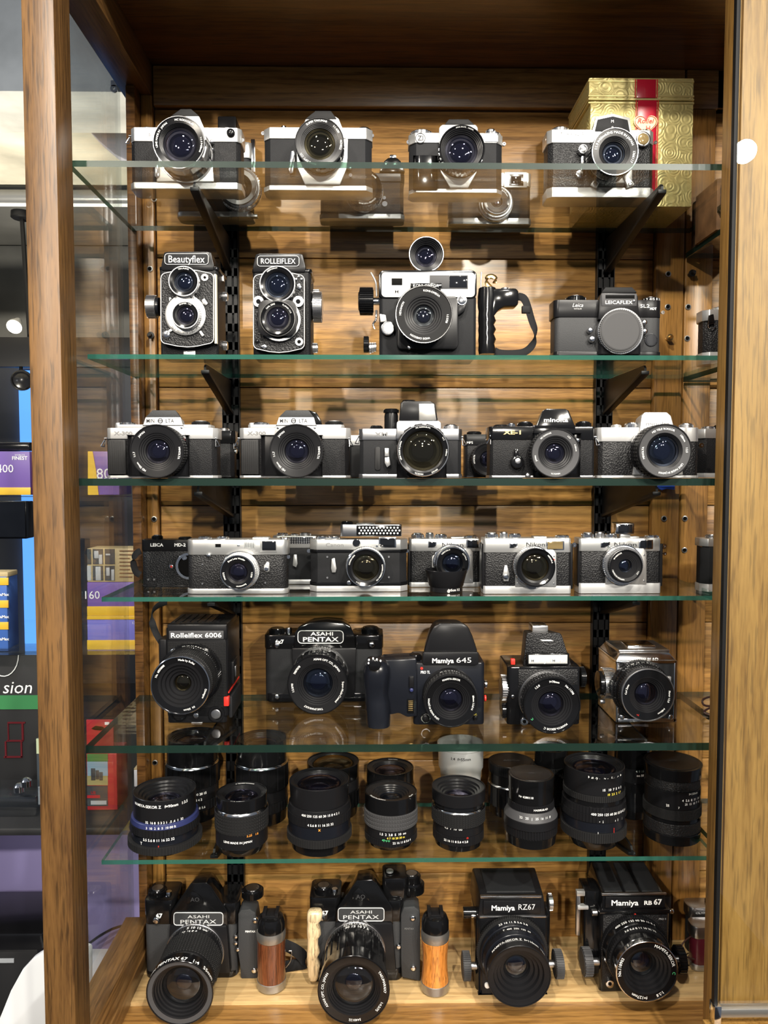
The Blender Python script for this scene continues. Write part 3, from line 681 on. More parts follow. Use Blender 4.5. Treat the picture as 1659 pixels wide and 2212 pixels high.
c.box('focus_tab', 1064, 470, 1082, 478, 14, 4, 'satin', 1.5)

# ================================================================ shelf of twin-lens cameras
z = Z[2]; Y2 = 1.022
def tlr(c, hood, body, front, vl, tl, word, wx, name_h):
    hx0, hy0, hx1, hy1 = hood; x0, x1, y0, y1 = body
    c.plan('body', x0+3, x1-3, y0, None, -4, -92, 5, 'leather', 1.2)
    c.plan('body_top', x0+1, x1-1, y0-2, y0+6, -3, -93, 5, 'gloss_black', 1.2)
    h = c.poly('finder_hood', [(hx0+1, hy1+4), (hx0, hy1-8), (hx0+6, hy0+2), (hx0+14, hy0), (hx1-14, hy0), (hx1-6, hy0+2), (hx1, hy1-8), (hx1-1, hy1+4)], -1, -80, 'satin_black', 2, back=(0.97, 0.95, 0))
    nx0, nx1, ny0, ny1 = wx
    q = [(nx0, ny1), (nx0, ny0), (nx1, ny0), (nx1, ny1)]
    c.poly('name_plate', q, 0.6, -2, 'leather_fine', 0.4, parent=h)
    n = [(a, b, 0.9) for a, b in rrect(nx0, nx1, ny0, ny1, 6)]; c.tube('name_border', n+n[:1], 0.65, 'silver_ink', parent=h, smooth=False)
    c.text(word, (nx0+nx1)/2, (ny0+ny1)/2, name_h, 0.8, 'white_ink', w=(nx1-nx0)*0.82, parent=h)
    fx0, fx1, fy0, fy1 = front
    pts = rrect(fx0, fx1, fy0, fy1, 13, arch=7)
    fp = c.poly('front_plate', pts, 15, -5, 'satin_black', 1)
    c.poly('front_skin', rrect(fx0+4, fx1-4, fy0+4, fy1-4, 11, arch=7), 15.8, 10, 'leather_coarse', 0, parent=fp)
    n = [(a, b, 15.6) for a, b in rrect(fx0+1.5, fx1-1.5, fy0+1.5, fy1-1.5, 12, arch=7)]; c.tube('front_border', n+n[:1], 1.0, 'silver_ink', parent=fp, smooth=False)
    return fp
def rrect(x0, x1, y0, y1, r, arch=0, k=5):
    pts = []
    for cx, cy, a0 in ((x1-r, y0+r, 0), (x0+r, y0+r, 90), (x0+r, y1-r, 180), (x1-r, y1-r, 270)):
        for i in range(k):
            a = math.radians(a0+90*i/(k-1)); pts.append((cx+r*math.cos(a), cy-r*math.sin(a)))
        if arch and a0 in (0, 180):
            for i in (1, 2, 3):
                t = i/4; xx = (x1-r+(x0-x1+2*r)*t) if a0 == 0 else (x0+r+(x1-x0-2*r)*t)
                yy = (y0-arch*math.sin(math.pi*t)) if a0 == 0 else (y1+arch*math.sin(math.pi*t)); pts.append((xx, yy))
    return pts
c = T('twin_lens_camera', 'twin-lens reflex camera with a wide silver shutter ring and a script nameplate', 'camera', 408, 765, z, Y=Y2)
tlr(c, (348, 543, 462, 580), (342, 474, 577, 765), (346, 463, 588, 744), 0, 0, 'Beautyflex', (356, 450, 548, 571), 15)
c.lens(396, 607, 15, [('bayonet', 10, 33, 33, 'silver', (8, 1.5, 1, 0.8)), ('filter_ring', 8, 31, 32, 'silver', None)], 24, 21, 7, 'coat_blue', [('TRI-LAUSAR', 0)], 'gloss_black')
sh = c.disc('shutter_ring', 400, 680, 43, 22, 14, 'satin', dome=0.5); c.poly('lens_bridge', [(382, 634), (418, 634), (422, 650), (378, 650)], 20, 14, 'satin', 1)
for i in range(9): c.text('|', *[(400+38*math.sin(math.radians(20+17*i)), 680-38*math.cos(math.radians(20+17*i)))[j] for j in (0, 1)], 4, 23.0, 'dark_ink')
c.ringtext('TAIYODO KOKI CO., LTD', c.at(400, 680, 22), 38, 180, 4.0, 23.0, 'dark_ink'); c.ringtext('SYNCHRO MX', c.at(400, 680, 22), 39, 0, 4.5, 23.0, 'dark_ink')
c.lens(400, 680, 22, [('focus_ring', 8, 31, 30, 'silver', (40, 1)), ('filter_ring', 8, 29, 29, 'silver', None)], 22, 19, 6, 'coat_violet', [('DOIMER  1:3.5', 0)], 'gloss_black')
s2 = c.disc('flash_socket', 442, 599, 8, 18, 14, 'brushed'); c.disc('flash_pin', 442, 599, 3, 19, 17, 'void', parent=s2)
c.disc('flash_socket', 359, 722, 9, 20, 14, 'chrome', dome=2); c.text('P', 368, 646, 7, 16.2, 'white_ink')
c.poly('shutter_lever', [(435, 648), (441, 644), (449, 655), (445, 660), (437, 656)], 20, 15, 'satin', 1); c.poly('cocking_lever', [(429, 716), (434, 714), (441, 724), (436, 728)], 20, 15, 'satin', 1)
c.poly('cocking_lever', [(362, 714), (372, 708), (375, 713), (365, 719)], 20, 15, 'satin', 1)
k = c.sidedisc('focus_knob', 319, 339, 663, 25, -40, 'steel', 44); c.sidedisc('knob_collar', 338, 346, 663, 20, -40, 'blue_black')
for y in (641, 747): c.sidedisc('spool_knob', 474, 491, y, 10, -62, 'steel', 24)
c.poly('wind_bracket', [(474, 578), (482, 590), (484, 608), (474, 606)], -50, -60, 'satin', 1); c.box('foot', 396, 757, 422, None, -3, -30, 'satin', 1)
c.plan('body_side_trim', 462, 468, 592, 742, 10, -2, 1, 'cream', 0.4)
c = T('twin_lens_camera', 'twin-lens reflex camera with a square black lens hood on its lower lens', 'camera', 609, 766, z, Y=Y2)
tlr(c, (546, 547, 660, 584), (543, 674, 582, 766), (546, 659, 592, 756), 0, 0, 'ROLLEIFLEX', (556, 646, 553, 575), 11)
c.lens(599, 613, 15, [('bayonet', 11, 39, 39, 'silver', (6, 1.5, 1, 0.85)), ('filter_ring', 8, 37, 38, 'silver', None)], 31, 27, 8, 'coat_blue', [('HEIDOSMAT', -20)], 'gloss_black')
for x in (558, 644):
    d = c.disc('setting_wheel', x, 651, 12, 22, 14, 'steel', teeth=24); c.disc('wheel_cap', x, 651, 5, 23, 21, 'gloss_black', parent=d)
c.disc('shutter_ring', 602, 692, 47, 19, 14, 'gloss_black'); c.ring('scale_ring', 603, 690, 46, 40, 20, 15, 'satin')
hp = rrect(556, 641, 647, 726, 18); c.poly('lens_hood', hp, 34, 18, 'satin_black', 2, back=(0.9, 0.9, 4))
c.lens(599, 687, 33, [('hood_ring', 4, 37, 37, 'satin', None), ('filter_ring', 4, 36, 35, 'gloss_black', None)], 28, 24, 5.0, 'coat_violet', [('CARL ZEISS', -30), ('PLANAR 1:3.5', 45)], 'gloss_black')
c.poly('sync_lever', [(641, 614), (647, 611), (651, 620), (649, 626), (643, 624)], 19, 15, 'chrome', 1.2)
for x, y in ((645, 597), (651, 603), (640, 603)): c.disc('screw', x, y, 3, 17.5, 15, 'chrome', dome=1)
s2 = c.disc('flash_socket', 646, 738, 9, 19, 14, 'steel'); c.disc('flash_pin', 646, 738, 4, 20, 18, 'void', parent=s2)
c.disc('release_button', 555, 737, 5, 19, 14, 'gloss_black', dome=3); c.poly('cocking_lever', [(562, 748), (572, 744), (577, 750), (570, 753)], 20, 15, 'chrome', 1)
c.sidedisc('focus_knob', 677, 696, 664, 33, -40, 'steel', 56); c.sidedisc('knob_collar', 671, 679, 664, 27, -40, 'gloss_black'); c.sidedisc('crank_hub', 676, 690, 634, 9, -44, 'steel', 16)
c.sidedisc('spool_knob', 673, 686, 752, 11, -62, 'steel', 24); c.sidedisc('strap_stud', 668, 674, 607, 7, -40, 'chrome')
c = T('press_camera', 'large boxy press camera with white top, knurled side knob and black pistol grip', 'camera', 925, 767, z, Y=Y2)
c.plan('body', 820, 1029, 640, None, -2, -110, 6, 'leather_fine', 2)
c.poly('top_housing', rrect(818, 1030, 583, 645, 12), 0, -105, 'gloss_black', 2); c.poly('top_front', rrect(824, 1026, 588, 642, 9), 2, -2, 'frost', 0.8)
c.box('frame_window', 846, 601, 869, 616, 2.8, 1, 'void', 0.5); c.text('M', 857, 628, 12, 2.2, 'silver_ink', bold=0.02)
fw_ = c.box('finder_glass', 928, 594, 1011, 624, 3, 1, 'front_plate_grey', 1); c.box('eye_window', 971, 596, 1009, 621, 3.8, 2.5, 'window', 0.6, parent=fw_)
c.box('name_bar', 887, 611, 954, 623, 12, 1, 'gloss_black', 1); c.text('KONI-OMEGA', 920, 617, 6, 12.2, 'white_ink', w=54)
c.poly('lens_board', rrect(858, 990, 640, 754, 10), 14, -2, 'satin_black', 2)
c.lens(916, 679, 14, [('shutter_ring', 12, 54, 54, 'satin_black', (60, 1.2)), ('barrel', 8, 46, 50, 'gloss_black', None), ('focus_ring', 10, 58, 59, 'satin_black', (70, 1.0)), ('hood_rim', 16, 55, 60, 'gloss_black', None)], 41, 22, 14, 'coat_clear',
       [('KONI-OMEGA', 20), ('1:3.5/58', 100), ('WIDE OMEGON', 190), ('HEXANON', 285)], 'matte_black', th=6)
c.sidedisc('wind_knob', 777, 806, 651, 30, -40, 'gloss_black', 40); c.sidedisc('knob_shaft', 804, 822, 651, 8, -40, 'chrome'); c.sidedisc('knob_cap', 774, 778, 651, 20, -40, 'satin_black')
c.tube('strap_hook', [(801, 589, -20), (806, 597, -18), (812, 612, -18), (814, 640, -18)], 2, 'satin'); c.tube('strap_hook', [(813, 670, -18), (812, 690, -18), (806, 700, -16), (809, 711, -16)], 2.2, 'chrome')
d = c.disc('timer_dial', 838, 709, 15, 8, -3, 'chrome', dome=0.5); c.disc('dial_face', 839, 709, 11, 9.2, 6, 'gloss_black', parent=d); c.poly('timer_lever', [(820, 678), (833, 680), (836, 694), (822, 696)], 5, -2, 'silver', 1)
c.disc('release_knob', 998, 648, 11, 14, -2, 'chrome', teeth=20, dome=2); c.poly('focus_lever', [(985, 660), (1008, 652), (1004, 672), (988, 682)], 12, 0, 'satin_black', 2)
for i in range(3): c.sidedisc('foot_knob', 798+5*i, 802+5*i, 752-i*1.0, 12-i, -26, 'steel', 20)
c.sidedisc('foot_cap', 785, 797, 744, 18, -30, 'gloss_black')
c.blob('pistol_grip', [(621, 1040, 1066, .6), (624, 1034, 1070), (640, 1032, 1074), (662, 1032, 1072), (672, 1034, 1070), (684, 1033, 1067), (694, 1033, 1071), (703, 1034, 1066), (713, 1033, 1071), (723, 1034, 1066), (734, 1033, 1071), (744, 1034, 1067), (756, 1033, 1070), (766, 1035, 1069, .95)], -14, 20, 'gloss_black')
c.poly('grip_arm', [(1060, 623), (1115, 622), (1121, 628), (1120, 658), (1114, 661), (1090, 662), (1078, 668), (1062, 690)], 4, -32, 'gloss_black', 5)
c.dial('grip_screw', 1091, 623, 10, 4, -14, 'chrome', 20); c.tube('finger_hook', [(1060, 622, -14), (1052, 612, -14), (1053, 600, -14), (1062, 597, -14), (1070, 602, -14), (1068, 612, -14)], 2, 'brass', flat=3); c.tube('strap_hook', [(1040, 588, -14), (1039, 604, -14), (1039, 624, -14)], 1.6, 'satin')
c.tube('wrist_strap', [(1118, 640, -14), (1134, 648, -8), (1148, 690, -4), (1156, 718, -4), (1150, 745, -6), (1128, 762, -10), (1085, 764, -16), (1068, 758, -16)], 2.2, 'strap', flat=4); c.box('strap_slide', 1128, 660, 1146, 676, 0, -10, 'matte_black', 1.5)
c.disc('tripod_lock', 884, 750, 4, 22, 12, 'chrome', dome=1)
top_z = c.at(920, 583, 0)[1]*c.U + z
kon = c
c = T('loose_lens', 'loose chrome-rimmed lens lying on top of the press camera', 'lens', 921, 583, top_z, Y=kon.pos.y+0.020)
cc = (c.at(921, 543, 10)[0], 38.6)
c.lens(0, 0, -42, [('rear_mount', 12, 29, 30, 'satin_black', None), ('focus_ring', 16, 35, 35, 'satin_black', (40, 1.2)), ('barrel', 10, 33, 36, 'gloss_black', None), ('hood_rim', 16, 36, 38, 'steel', None)], 34, 23, 16, 'coat_violet', [], 'satin_black', c=cc, core=True)
c = T('reflex_camera', 'all-black reflex body with a round cap over its lens mount', 'camera', 1313, 767, z, Y=Y2)
slr_body(c, 1197, 1430, 647, 685, 759, 58, top='satin_black', skin='leather_grey', base='satin_black', cham=12, rnd=True)
c.poly('prism_housing', [(1292, 690), (1296, 640), (1300, 632), (1372, 632), (1378, 640), (1382, 690)], 12, -46, 'satin_black', 1.5, back=(0.85, 0.95, 0)); c.poly('prism_cap', [(1299, 632), (1308, 620), (1366, 620), (1377, 632)], 9, -46, 'matte_black', 1.5, back=(0.8, 0.9, 0))
np_ = c.box('name_plate', 1300, 634, 1376, 661, 13, 10, 'front_plate_grey', 1); c.text('LEICAFLEX', 1337, 653, 7, 13, 'white_ink', w=58, parent=np_); c.box('meter_grille', 1308, 637, 1371, 645, 13.4, 12, 'void', 0.5, parent=np_); c.disc('battery_button', 1370, 650, 3, 14.5, 12, 'chrome', dome=1, parent=np_)
c.dial('wind_dial', 1243, 648, 22, 13, -30, 'gloss_black', 40, cap='steel'); c.dial('shutter_dial', 1405, 648, 20, 9, -28, 'gloss_black', 30, cap='steel')
x, zz = c.at(1405, 648, -28)
for i, st in enumerate('1245831'): c.part('lettering', bm_text(lambda u, v: place('Z', (x, 28), 20.6, math.radians(-60+20*i)+u*5/20, c.at(1405, 648, 0)[1]+4+v*5), st, 0.02), 'white_ink')
c.text('SL2', 1393, 661, 7, 0.3, 'white_ink', w=20); c.text('MOT', 1411, 667, 5, 0.3, 'white_ink', w=14, bold=0.03); c.text('Leica', 1248, 659, 8, 0.3, 'silver_ink', shear=0.35); c.text('WETZLAR', 1248, 667, 2.6, 0.3, 'silver_ink')
c.plan('mount_column', 1294, 1386, 690, 765, 10, -2, 6, 'satin_black', 1.5)
cp = c.lens_cap = c.ring('mount_ring', 1341, 715, 49, 43, 18, 8, 'chrome'); c.disc('body_cap', 1341, 715, 46, 22, 12, 'rubber_grey', teeth=64, depth=1.4, parent=cp); c.disc('cap_face', 1341, 715, 42, 23.5, 20, 'rubber_grey', parent=cp)
for x, y, r in ((1276, 713, 6), (1280, 732, 7), (1393, 696, 6), (1394, 715, 6)): c.disc('button', x, y, r, 10, -3, 'chrome', dome=2)
c.disc('battery_cover', 1407, 734, 14, 1, -3, 'blue_black', teeth=22); c.eyelet(1199, 674); c.eyelet(1432, 675)

# ================================================================ shelf of reflex cameras
z = Z[3]; Y3 = 0.972
def x300(c, dx, lx, ly):
    f = lambda a: a+dx
    slr_body(c, f(228), f(469), 924, 948, 1027, 60, top='silver', skin='leather', base='silver', cham=10)
    c.plan('upper_deck', f(247), f(455), 917, 925, -4, -54, 6, 'silver', 1)
    pr = c.poly('prism_housing', [(f(303), 948), (f(306), 926), (f(314), 901), (f(390), 901), (f(397), 926), (f(402), 948)], 6, -46, 'silver', 1.5, back=(0.85, 0.9, 0))
    c.poly('prism_cap', [(f(314), 901), (f(329), 886), (f(379), 886), (f(390), 901)], 4, -46, 'leather_grey', 1.5, back=(0.75, 0.8, 0))
    c.box('prism_line', f(308), 918, f(396), 920, 6.6, 4, 'dark_ink', 0)
    c.text('MIN', f(325), 909, 8, 6.2, 'dark_ink', w=17, bold=0.015); c.text('LTA', f(367), 909, 8, 6.2, 'dark_ink', w=18, bold=0.015); c.ring('emblem', f(346), 909, 5.6, 3.6, 6.9, 5.5, 'dark_ink'); c.box('emblem_bar', f(341), 908.2, f(351), 909.8, 6.9, 5.5, 'dark_ink', 0)
    c.text('X-300', f(266), 936, 7.5, 0.3, 'grey_ink', w=40, bold=0.03)
    c.dial('wind_dial', f(276), 918, 18, 7, -26, 'chrome', 30); c.dial('shutter_button', f(257), 918, 7, 6, -24, 'silver')
    c.dial('rewind_knob', f(434), 918, 20, 9, -28, 'matte_black', 36, cap='silver')
    c.plan('hand_grip', f(231), f(272), 950, 1024, 6, -4, 5, 'rubber', 1.2, True)
    for i in range(8): c.box('grip_rib', f(234)+4.4*i, 953, f(236.6)+4.4*i, 1020, 7.2, 4, 'rubber', 0.5)
    c.plan('lens_mount_block', f(276), f(408), 940, 1028, 5, -2, 8, 'satin_black', 1.5)
    for x in (312, 392): c.disc('mount_screw', f(x), 924, 2.5, 7.5, 6, 'chrome', dome=0.8)
    std_lens(c, lx, ly, 5, 56, 41, 25, 52, [('MINOLTA', 95), ('MD 50mm', 225), ('1:1.7', 262), ('JAPAN', 318)], 'coat_violet', dep=12, teeth=60, th=6, mount='satin_black')
    c.barreltext('16  11  8  5.6  4', c.c, 55, 17, 28, 4, 'white_ink', c.lens_root); c.barreltext('22', c.c, 55, 17, 62, 4, 'red', c.lens_root)
    c.lug(f(228), 955, -16, -1); c.lug(f(466), 955, -8, 1)
c = T('reflex_camera', 'silver and black reflex camera with a ribbed grip, beside the side glass', 'camera', 348, 1034, z, Y=Y3)
x300(c, 0, 338, 979)
c = T('reflex_camera', 'silver and black reflex camera with a ribbed grip, beside the camera with the box finder', 'camera', 636, 1034, z, Y=1.02)
x300(c, 291-3, 640, 981)
c = T('reflex_camera', 'black and steel reflex camera with a tall box finder and a big round lens', 'camera', 887, 1034, z, Y=Y3)
slr_body(c, 775, 999, 926, 951, 1024, 62, top='steel', skin='leather_fine', base='steel', cham=8)
c.poly('finder_base', [(855, 951), (857, 912), (862, 909), (948, 909), (953, 914), (954, 951)], 7, -52, 'steel', 1.5); c.text('minolta', 905, 920, 9, 7.2, 'white_ink', w=50, bold=0.02)
fb = c.poly('box_finder', [(862, 909), (865, 870), (872, 866), (930, 866), (941, 872), (946, 909)], 2, -50, 'satin_black', 2.5, back=(0.9, 0.9, 0)); c.poly('finder_side', [(905, 908), (905, 872), (937, 872), (943, 908)], 3.2, 0, 'brushed', 1, parent=fb)
c.dial('finder_knob', 883, 868, 15, 5, -20, 'gloss_black', parent=None); c.dial('eyepiece_tube', 845, 926, 15, 38, -30, 'satin_black'); c.dial('eyepiece_ring', 845, 889, 17, 8, -30, 'gloss_black', 36)
c.dial('shutter_dial', 813, 927, 14, 9, -28, 'gloss_black', 28); c.dial('wind_dial', 974, 927, 17, 10, -28, 'steel', 30, cap='gloss_black')
c.text('XM', 823, 938, 8, 0.3, 'grey_ink', w=28, bold=0.03)
gp = c.poly('grip_pad', rrect(810, 822, 965, 1016, 5), 1, -3, 'rubber', 0.8)
c.poly('lever', [(831, 968), (840, 968), (841, 986), (831, 986)], 7, -2, 'satin', 1); c.poly('lever', [(831, 988), (841, 987), (844, 1004), (836, 1010), (831, 1000)], 9, -2, 'satin', 1.2)
c.plan('lens_mount_block', 857, 965, 948, 1032, 5, -2, 8, 'satin_black', 1.5)
c.lens(914, 977, 5, [('mount_ring', 10, 50, 50, 'chrome', None), ('aperture_ring', 14, 54, 54, 'satin_black', (12, 2, 1, 0.6)), ('focus_ring', 22, 57, 57, 'satin_black', (14, 2.5, 1, 0.65)), ('filter_ring', 12, 53, 54, 'chrome', None)], 46, 42, 9, 'coat_amber',
       [('MC ROKKOR-PG', 0), ('1:1.2', 60), ('f=58mm', 95), ('5501215', 150), ('MINOLTA', 190), ('LENS MADE IN JAPAN', 270)], 'gloss_black', th=4.2)
c.lug(776, 949, -10, -1); c.lug(998, 952, -10, 1)
c = T('reflex_camera', 'black reflex camera with gold lettering on its shoulder', 'camera', 1172, 1033, z, Y=Y3)
slr_body(c, 1057, 1287, 921, 950, 1027, 60, top='gloss_black', skin='leather', base='steel', cham=6)
c.poly('prism_housing', [(1155, 925), (1160, 917), (1172, 887), (1180, 883), (1222, 883), (1229, 887), (1241, 917), (1244, 925)], 7, -46, 'gloss_black', 1.5, back=(0.85, 0.85, 0)); c.text('minolta', 1201, 907, 8.5, 7.4, 'white_ink', w=52, bold=0.02)
c.box('prism_step', 1153, 918, 1243, 950, 5, -40, 'gloss_black', 1.5); c.disc('index_mark', 1199, 921, 2, 6.5, 4, 'red')
c.text('XE-1', 1106, 934, 8, 0.3, 'gold_ink', w=38, bold=0.03)
c.dial('shutter_dial', 1134, 922, 17, 11, -26, 'gloss_black', 34, cap='steel'); c.dial('shutter_button', 1104, 922, 9, 9, -24, 'chrome', 16); c.dial('wind_lever_hub', 1082, 922, 16, 6, -26, 'satin_black', 24)
c.dial('rewind_knob', 1260, 922, 17, 12, -28, 'gloss_black', 30, cap='chrome')
c.poly('self_timer_arm', [(1113, 970), (1120, 970), (1122, 992), (1111, 992)], 8, -2, 'gloss_black', 1.2); d = c.disc('self_timer_hub', 1118, 998, 14, 9, -2, 'gloss_black', dome=1); c.disc('hub_cap', 1119, 996, 7, 11, 8, 'steel', parent=d, dome=1)
c.plan('lens_mount_block', 1152, 1254, 936, 1031, 5, -2, 8, 'gloss_black', 1.5); c.disc('lock_button', 1141, 1027, 6, 6, -2, 'steel', dome=2)
std_lens(c, 1201, 982, 5, 52, 37, 21, 44, [('MC ROKKOR', 330), ('1:3.5', 40), ('f=50mm', 75), ('MINOLTA', 180), ('JAPAN', 255)], 'coat_violet', dep=12, teeth=50, ringmat='front_plate_grey', th=4.5)
c.lug(1060, 950, -6, -1); c.lug(1286, 952, -6, 1); c.disc('release_button', 1248, 951, 5, 4, -3, 'chrome', dome=2)
c = T('reflex_camera', 'bright silver reflex camera with a white prism front and black short-tele lens', 'camera', 1402, 1033, z, Y=Y3)
slr_body(c, 1292, 1512, 923, 954, 1027, 60, top='silver', skin='leather_coarse', base='silver', cham=8)
c.poly('prism_housing', [(1380, 954), (1382, 928), (1386, 898), (1393, 890), (1441, 890), (1450, 898), (1458, 928), (1461, 954)], 7, -46, 'silver', 2.5, back=(0.85, 0.9, 0)); c.text('minolta', 1421, 915, 8.5, 7.2, 'grey_ink', w=50); c.disc('index_mark', 1421, 927, 1.6, 8, 6, 'dark_ink')
c.dial('shutter_dial', 1365, 924, 16, 12, -26, 'chrome', 34); c.dial('wind_lever_hub', 1331, 924, 11, 8, -26, 'satin', 20); c.dial('rewind_knob', 1482, 924, 15, 10, -26, 'steel', 26, cap='chrome')
c.text('SR-1s', 1345, 941, 5, 0.3, 'silver_ink')
c.poly('lens_mount_plate', [(1378, 952), (1470, 952), (1476, 1026), (1366, 1026)], 5, -2, 'satin', 2); c.disc('mount_screw', 1391, 1025, 4, 7, 4, 'chrome', dome=1)
std_lens(c, 1437, 977, 5, 56, 38, 32, 62, [('MD TELE ROKKOR', -5), ('100mm', 55), ('1:2.5', 88), ('LENS MADE IN JAPAN', 160), ('MINOLTA', 265)], 'coat_blue', dep=10, teeth=44, th=6, ringmat='rubber_grey')
c.eyelet(1515, 962, -14, 'chrome', 5)
c = T('reflex_camera', 'chrome-banded black camera at the end of the reflex row, partly behind the oak post', 'camera', 1570, 1033, z, Y=1.05)
slr_body(c, 1507, 1640, 926, 947, 1022, 52, top='satin', skin='leather', base='silver', cham=16)
c.dial('wind_knob', 1530, 927, 14, 7, -26, 'steel', 24); c.dial('rewind_knob', 1556, 927, 15, 10, -26, 'gloss_black', 24, cap='chrome')
c.poly('self_timer_arm', [(1562, 988), (1570, 988), (1571, 1004), (1560, 1004)], 7, -2, 'satin', 1); c.disc('self_timer_hub', 1566, 1011, 8, 8, -2, 'chrome', dome=1)
# second row, glimpsed between
c = T('reflex_camera', 'black camera with chrome strap fittings tucked behind the reflex camera by the side glass', 'camera', 452, 1034, z, Y=1.12)
slr_body(c, 360, 507, 930, 958, 1028, 45, top='gloss_black', skin='leather', base='satin_black', cham=8)
c.lug(505, 960, -10, 1); c.dial('rewind_knob', 484, 930, 12, 6, -22, 'steel', 20); c.sidedisc('strap_stud', 505, 512, 975, 5, -16, 'chrome')
c = T('reflex_camera', 'reflex camera with a domed glossy black prism, behind the second ribbed-grip camera', 'camera', 660, 1034, z, Y=1.135)
slr_body(c, 580, 745, 925, 950, 1028, 45, top='gloss_black', skin='leather', base='satin_black', cham=8)
c.poly('prism_housing', [(610, 930), (616, 902), (628, 888), (668, 885), (684, 890), (694, 908), (700, 930)], 6, -44, 'gloss_black', 4, back=(0.85, 0.85, 0))
c = T('reflex_camera', 'black camera with one silver side panel, behind the box-finder camera', 'camera', 812, 1034, z, Y=1.125)
slr_body(c, 752, 880, 940, 962, 1030, 45, top='silver', skin='matte_black', base='satin_black', cham=5)
c = T('reflex_camera', 'all-black automatic camera seen side-on between the box-finder and gold-lettered cameras', 'camera', 1045, 1034, z, Y=1.115)
slr_body(c, 1003, 1130, 938, 962, 1028, 45, top='satin_black', skin='leather', base='satin_black', cham=5)
c.dial('mode_dial', 1024, 938, 16, 7, -22, 'gloss_black', 30); c.text('MPS', 1015, 956, 5, 0.3, 'white_ink', w=13)
std_lens(c, 1056, 992, 0, 36, 28, 18, 40, [('MINOLTA', 270)], teeth=36, mount='satin_black')
# ================================================================ shelf of rangefinder cameras
z = Z[4]
c = T('rangefinder_camera', 'black rangefinder body with an open chrome mount ring, half behind the silver camera', 'camera', 372, 1273, z, Y=1.125)
slr_body(c, 303, 470, 1166, 1191, 1268, 46, top='satin_black', skin='leather_coarse', base='satin_black', cham=14, rnd=True)
c.text('LEICA', 339, 1177, 6.5, 0.3, 'white_ink', w=28, bold=0.03); c.text('MD-2', 389, 1177, 6.5, 0.3, 'white_ink', w=24, bold=0.03)
c.dial('wind_knob', 340, 1166, 12, 8, -20, 'gloss_black', 24, cap='chrome'); c.dial('shutter_dial', 400, 1166, 14, 5, -20, 'satin_black', 24)
r_ = c.ring('lens_mount', 408, 1223, 29, 23, 4, -2, 'chrome'); c.disc('mount_throat', 408, 1223, 23, 1, -2, 'void', parent=r_)
c.disc('release_button', 370, 1224, 5, 5, -2, 'chrome', dome=1); c.disc('red_index', 370, 1224, 2.6, 7.2, 4, 'red'); c.disc('sync_socket', 397, 1206, 4, 2, -3, 'chrome')
for x in (320, 333): c.disc('screw', x, 1252, 2.2, 1, -3, 'steel')
c.tube('strap', [(304, 1190, -22), (294, 1196, -20), (288, 1212, -18), (293, 1234, -18), (303, 1242, -20)], 2, 'strap', flat=3.5)
c = T('rangefinder_camera', 'satin silver rangefinder with a stubby chrome lens, standing in front of the black body', 'camera', 512, 1283, z)
slr_body(c, 402, 622, 1166, 1199, 1272, 50, top='satin', skin='leather_coarse', base='satin', cham=16, rnd=True)
c.box('frame_window', 465, 1175, 477, 1182, 1, -1, 'void', 0.3); c.box('frosted_window', 527, 1168, 551, 1184, 1.4, -1, 'frost', 0.6)
for i in range(6): c.box('frost_line', 529+3.6*i, 1169, 530.6+3.6*i, 1183, 2, 0.5, 'steel', 0.2)
fr_ = c.box('finder_frame', 562, 1166, 598, 1193, 1.6, -1, 'satin', 1); c.box('finder_window', 566, 1169, 596, 1189, 2.4, 0, 'window', 0.6, parent=fr_)
c.disc('screw', 515, 1178, 3, 1.5, -1, 'chrome', dome=1)
c.dial('wind_dial', 443, 1166, 14, 6, -22, 'chrome', 30); c.dial('shutter_dial', 482, 1166, 13, 6, -22, 'chrome', 30); c.box('accessory_shoe', 545, 1161, 580, 1167, -12, -40, 'satin', 0.8); c.plan('rewind_knob', 606, 622, 1161, 1176, -8, -26, 4, 'chrome', 1, True)
c.disc('lug_screw', 450, 1200, 5, 3, -3, 'chrome', dome=1.5)
c.poly('preview_lever', [(570, 1222), (577, 1213), (582, 1216), (582, 1234), (576, 1237), (569, 1232)], 6, -2, 'satin', 1.5); c.disc('lever_screw', 575, 1229, 5, 8, 4, 'chrome', dome=0.5)
for x, y in ((437, 1219), (437, 1261), (573, 1259)): c.disc('screw', x, y, 2, 0.5, -3, 'steel')
c.lens(513, 1237, -1, [('mount_ring', 6, 42, 42, 'chrome', None), ('focus_ring', 10, 40, 40, 'satin', (60, 1)), ('barrel', 8, 36, 37, 'chrome', None), ('aperture_ring', 8, 38, 38, 'satin', (44, 1)), ('filter_ring', 7, 36, 37, 'chrome', None)], 25, 20, 8, 'coat_violet',
       [('Ernst Leitz Wetzlar', -5), ('1:2/50', 100), ('Summicron', 165), ('1940272', 255)], 'gloss_black', th=5)
c.disc('red_dot', 484, 1231, 3, 10, 4, 'red'); c.eyelet(400, 1205, -14); c.eyelet(623, 1203, -14)
c = T('rangefinder_camera', 'chrome rangefinder with a dark selenium grid, hidden behind the camera with the clip-on meter', 'camera', 660, 1262, z)
slr_body(c, 588, 735, 1158, 1184, 1252, 44, top='satin', skin='leather_fine', base='satin', cham=10)
c.box('meter_grid', 604, 1160, 676, 1175, 1, -1, 'window', 0.5)
bm = bmesh.new()
for i in range(14):
    for j in range(4):
        x, zz = c.at(607+5*i, 1162.2+3.6*j, 1); bm_box(bm, x-1.6, x+1.6, -1.7, -0.9, zz-1.1, zz+1.1)
c.part('meter_cells', bm, 'steel')
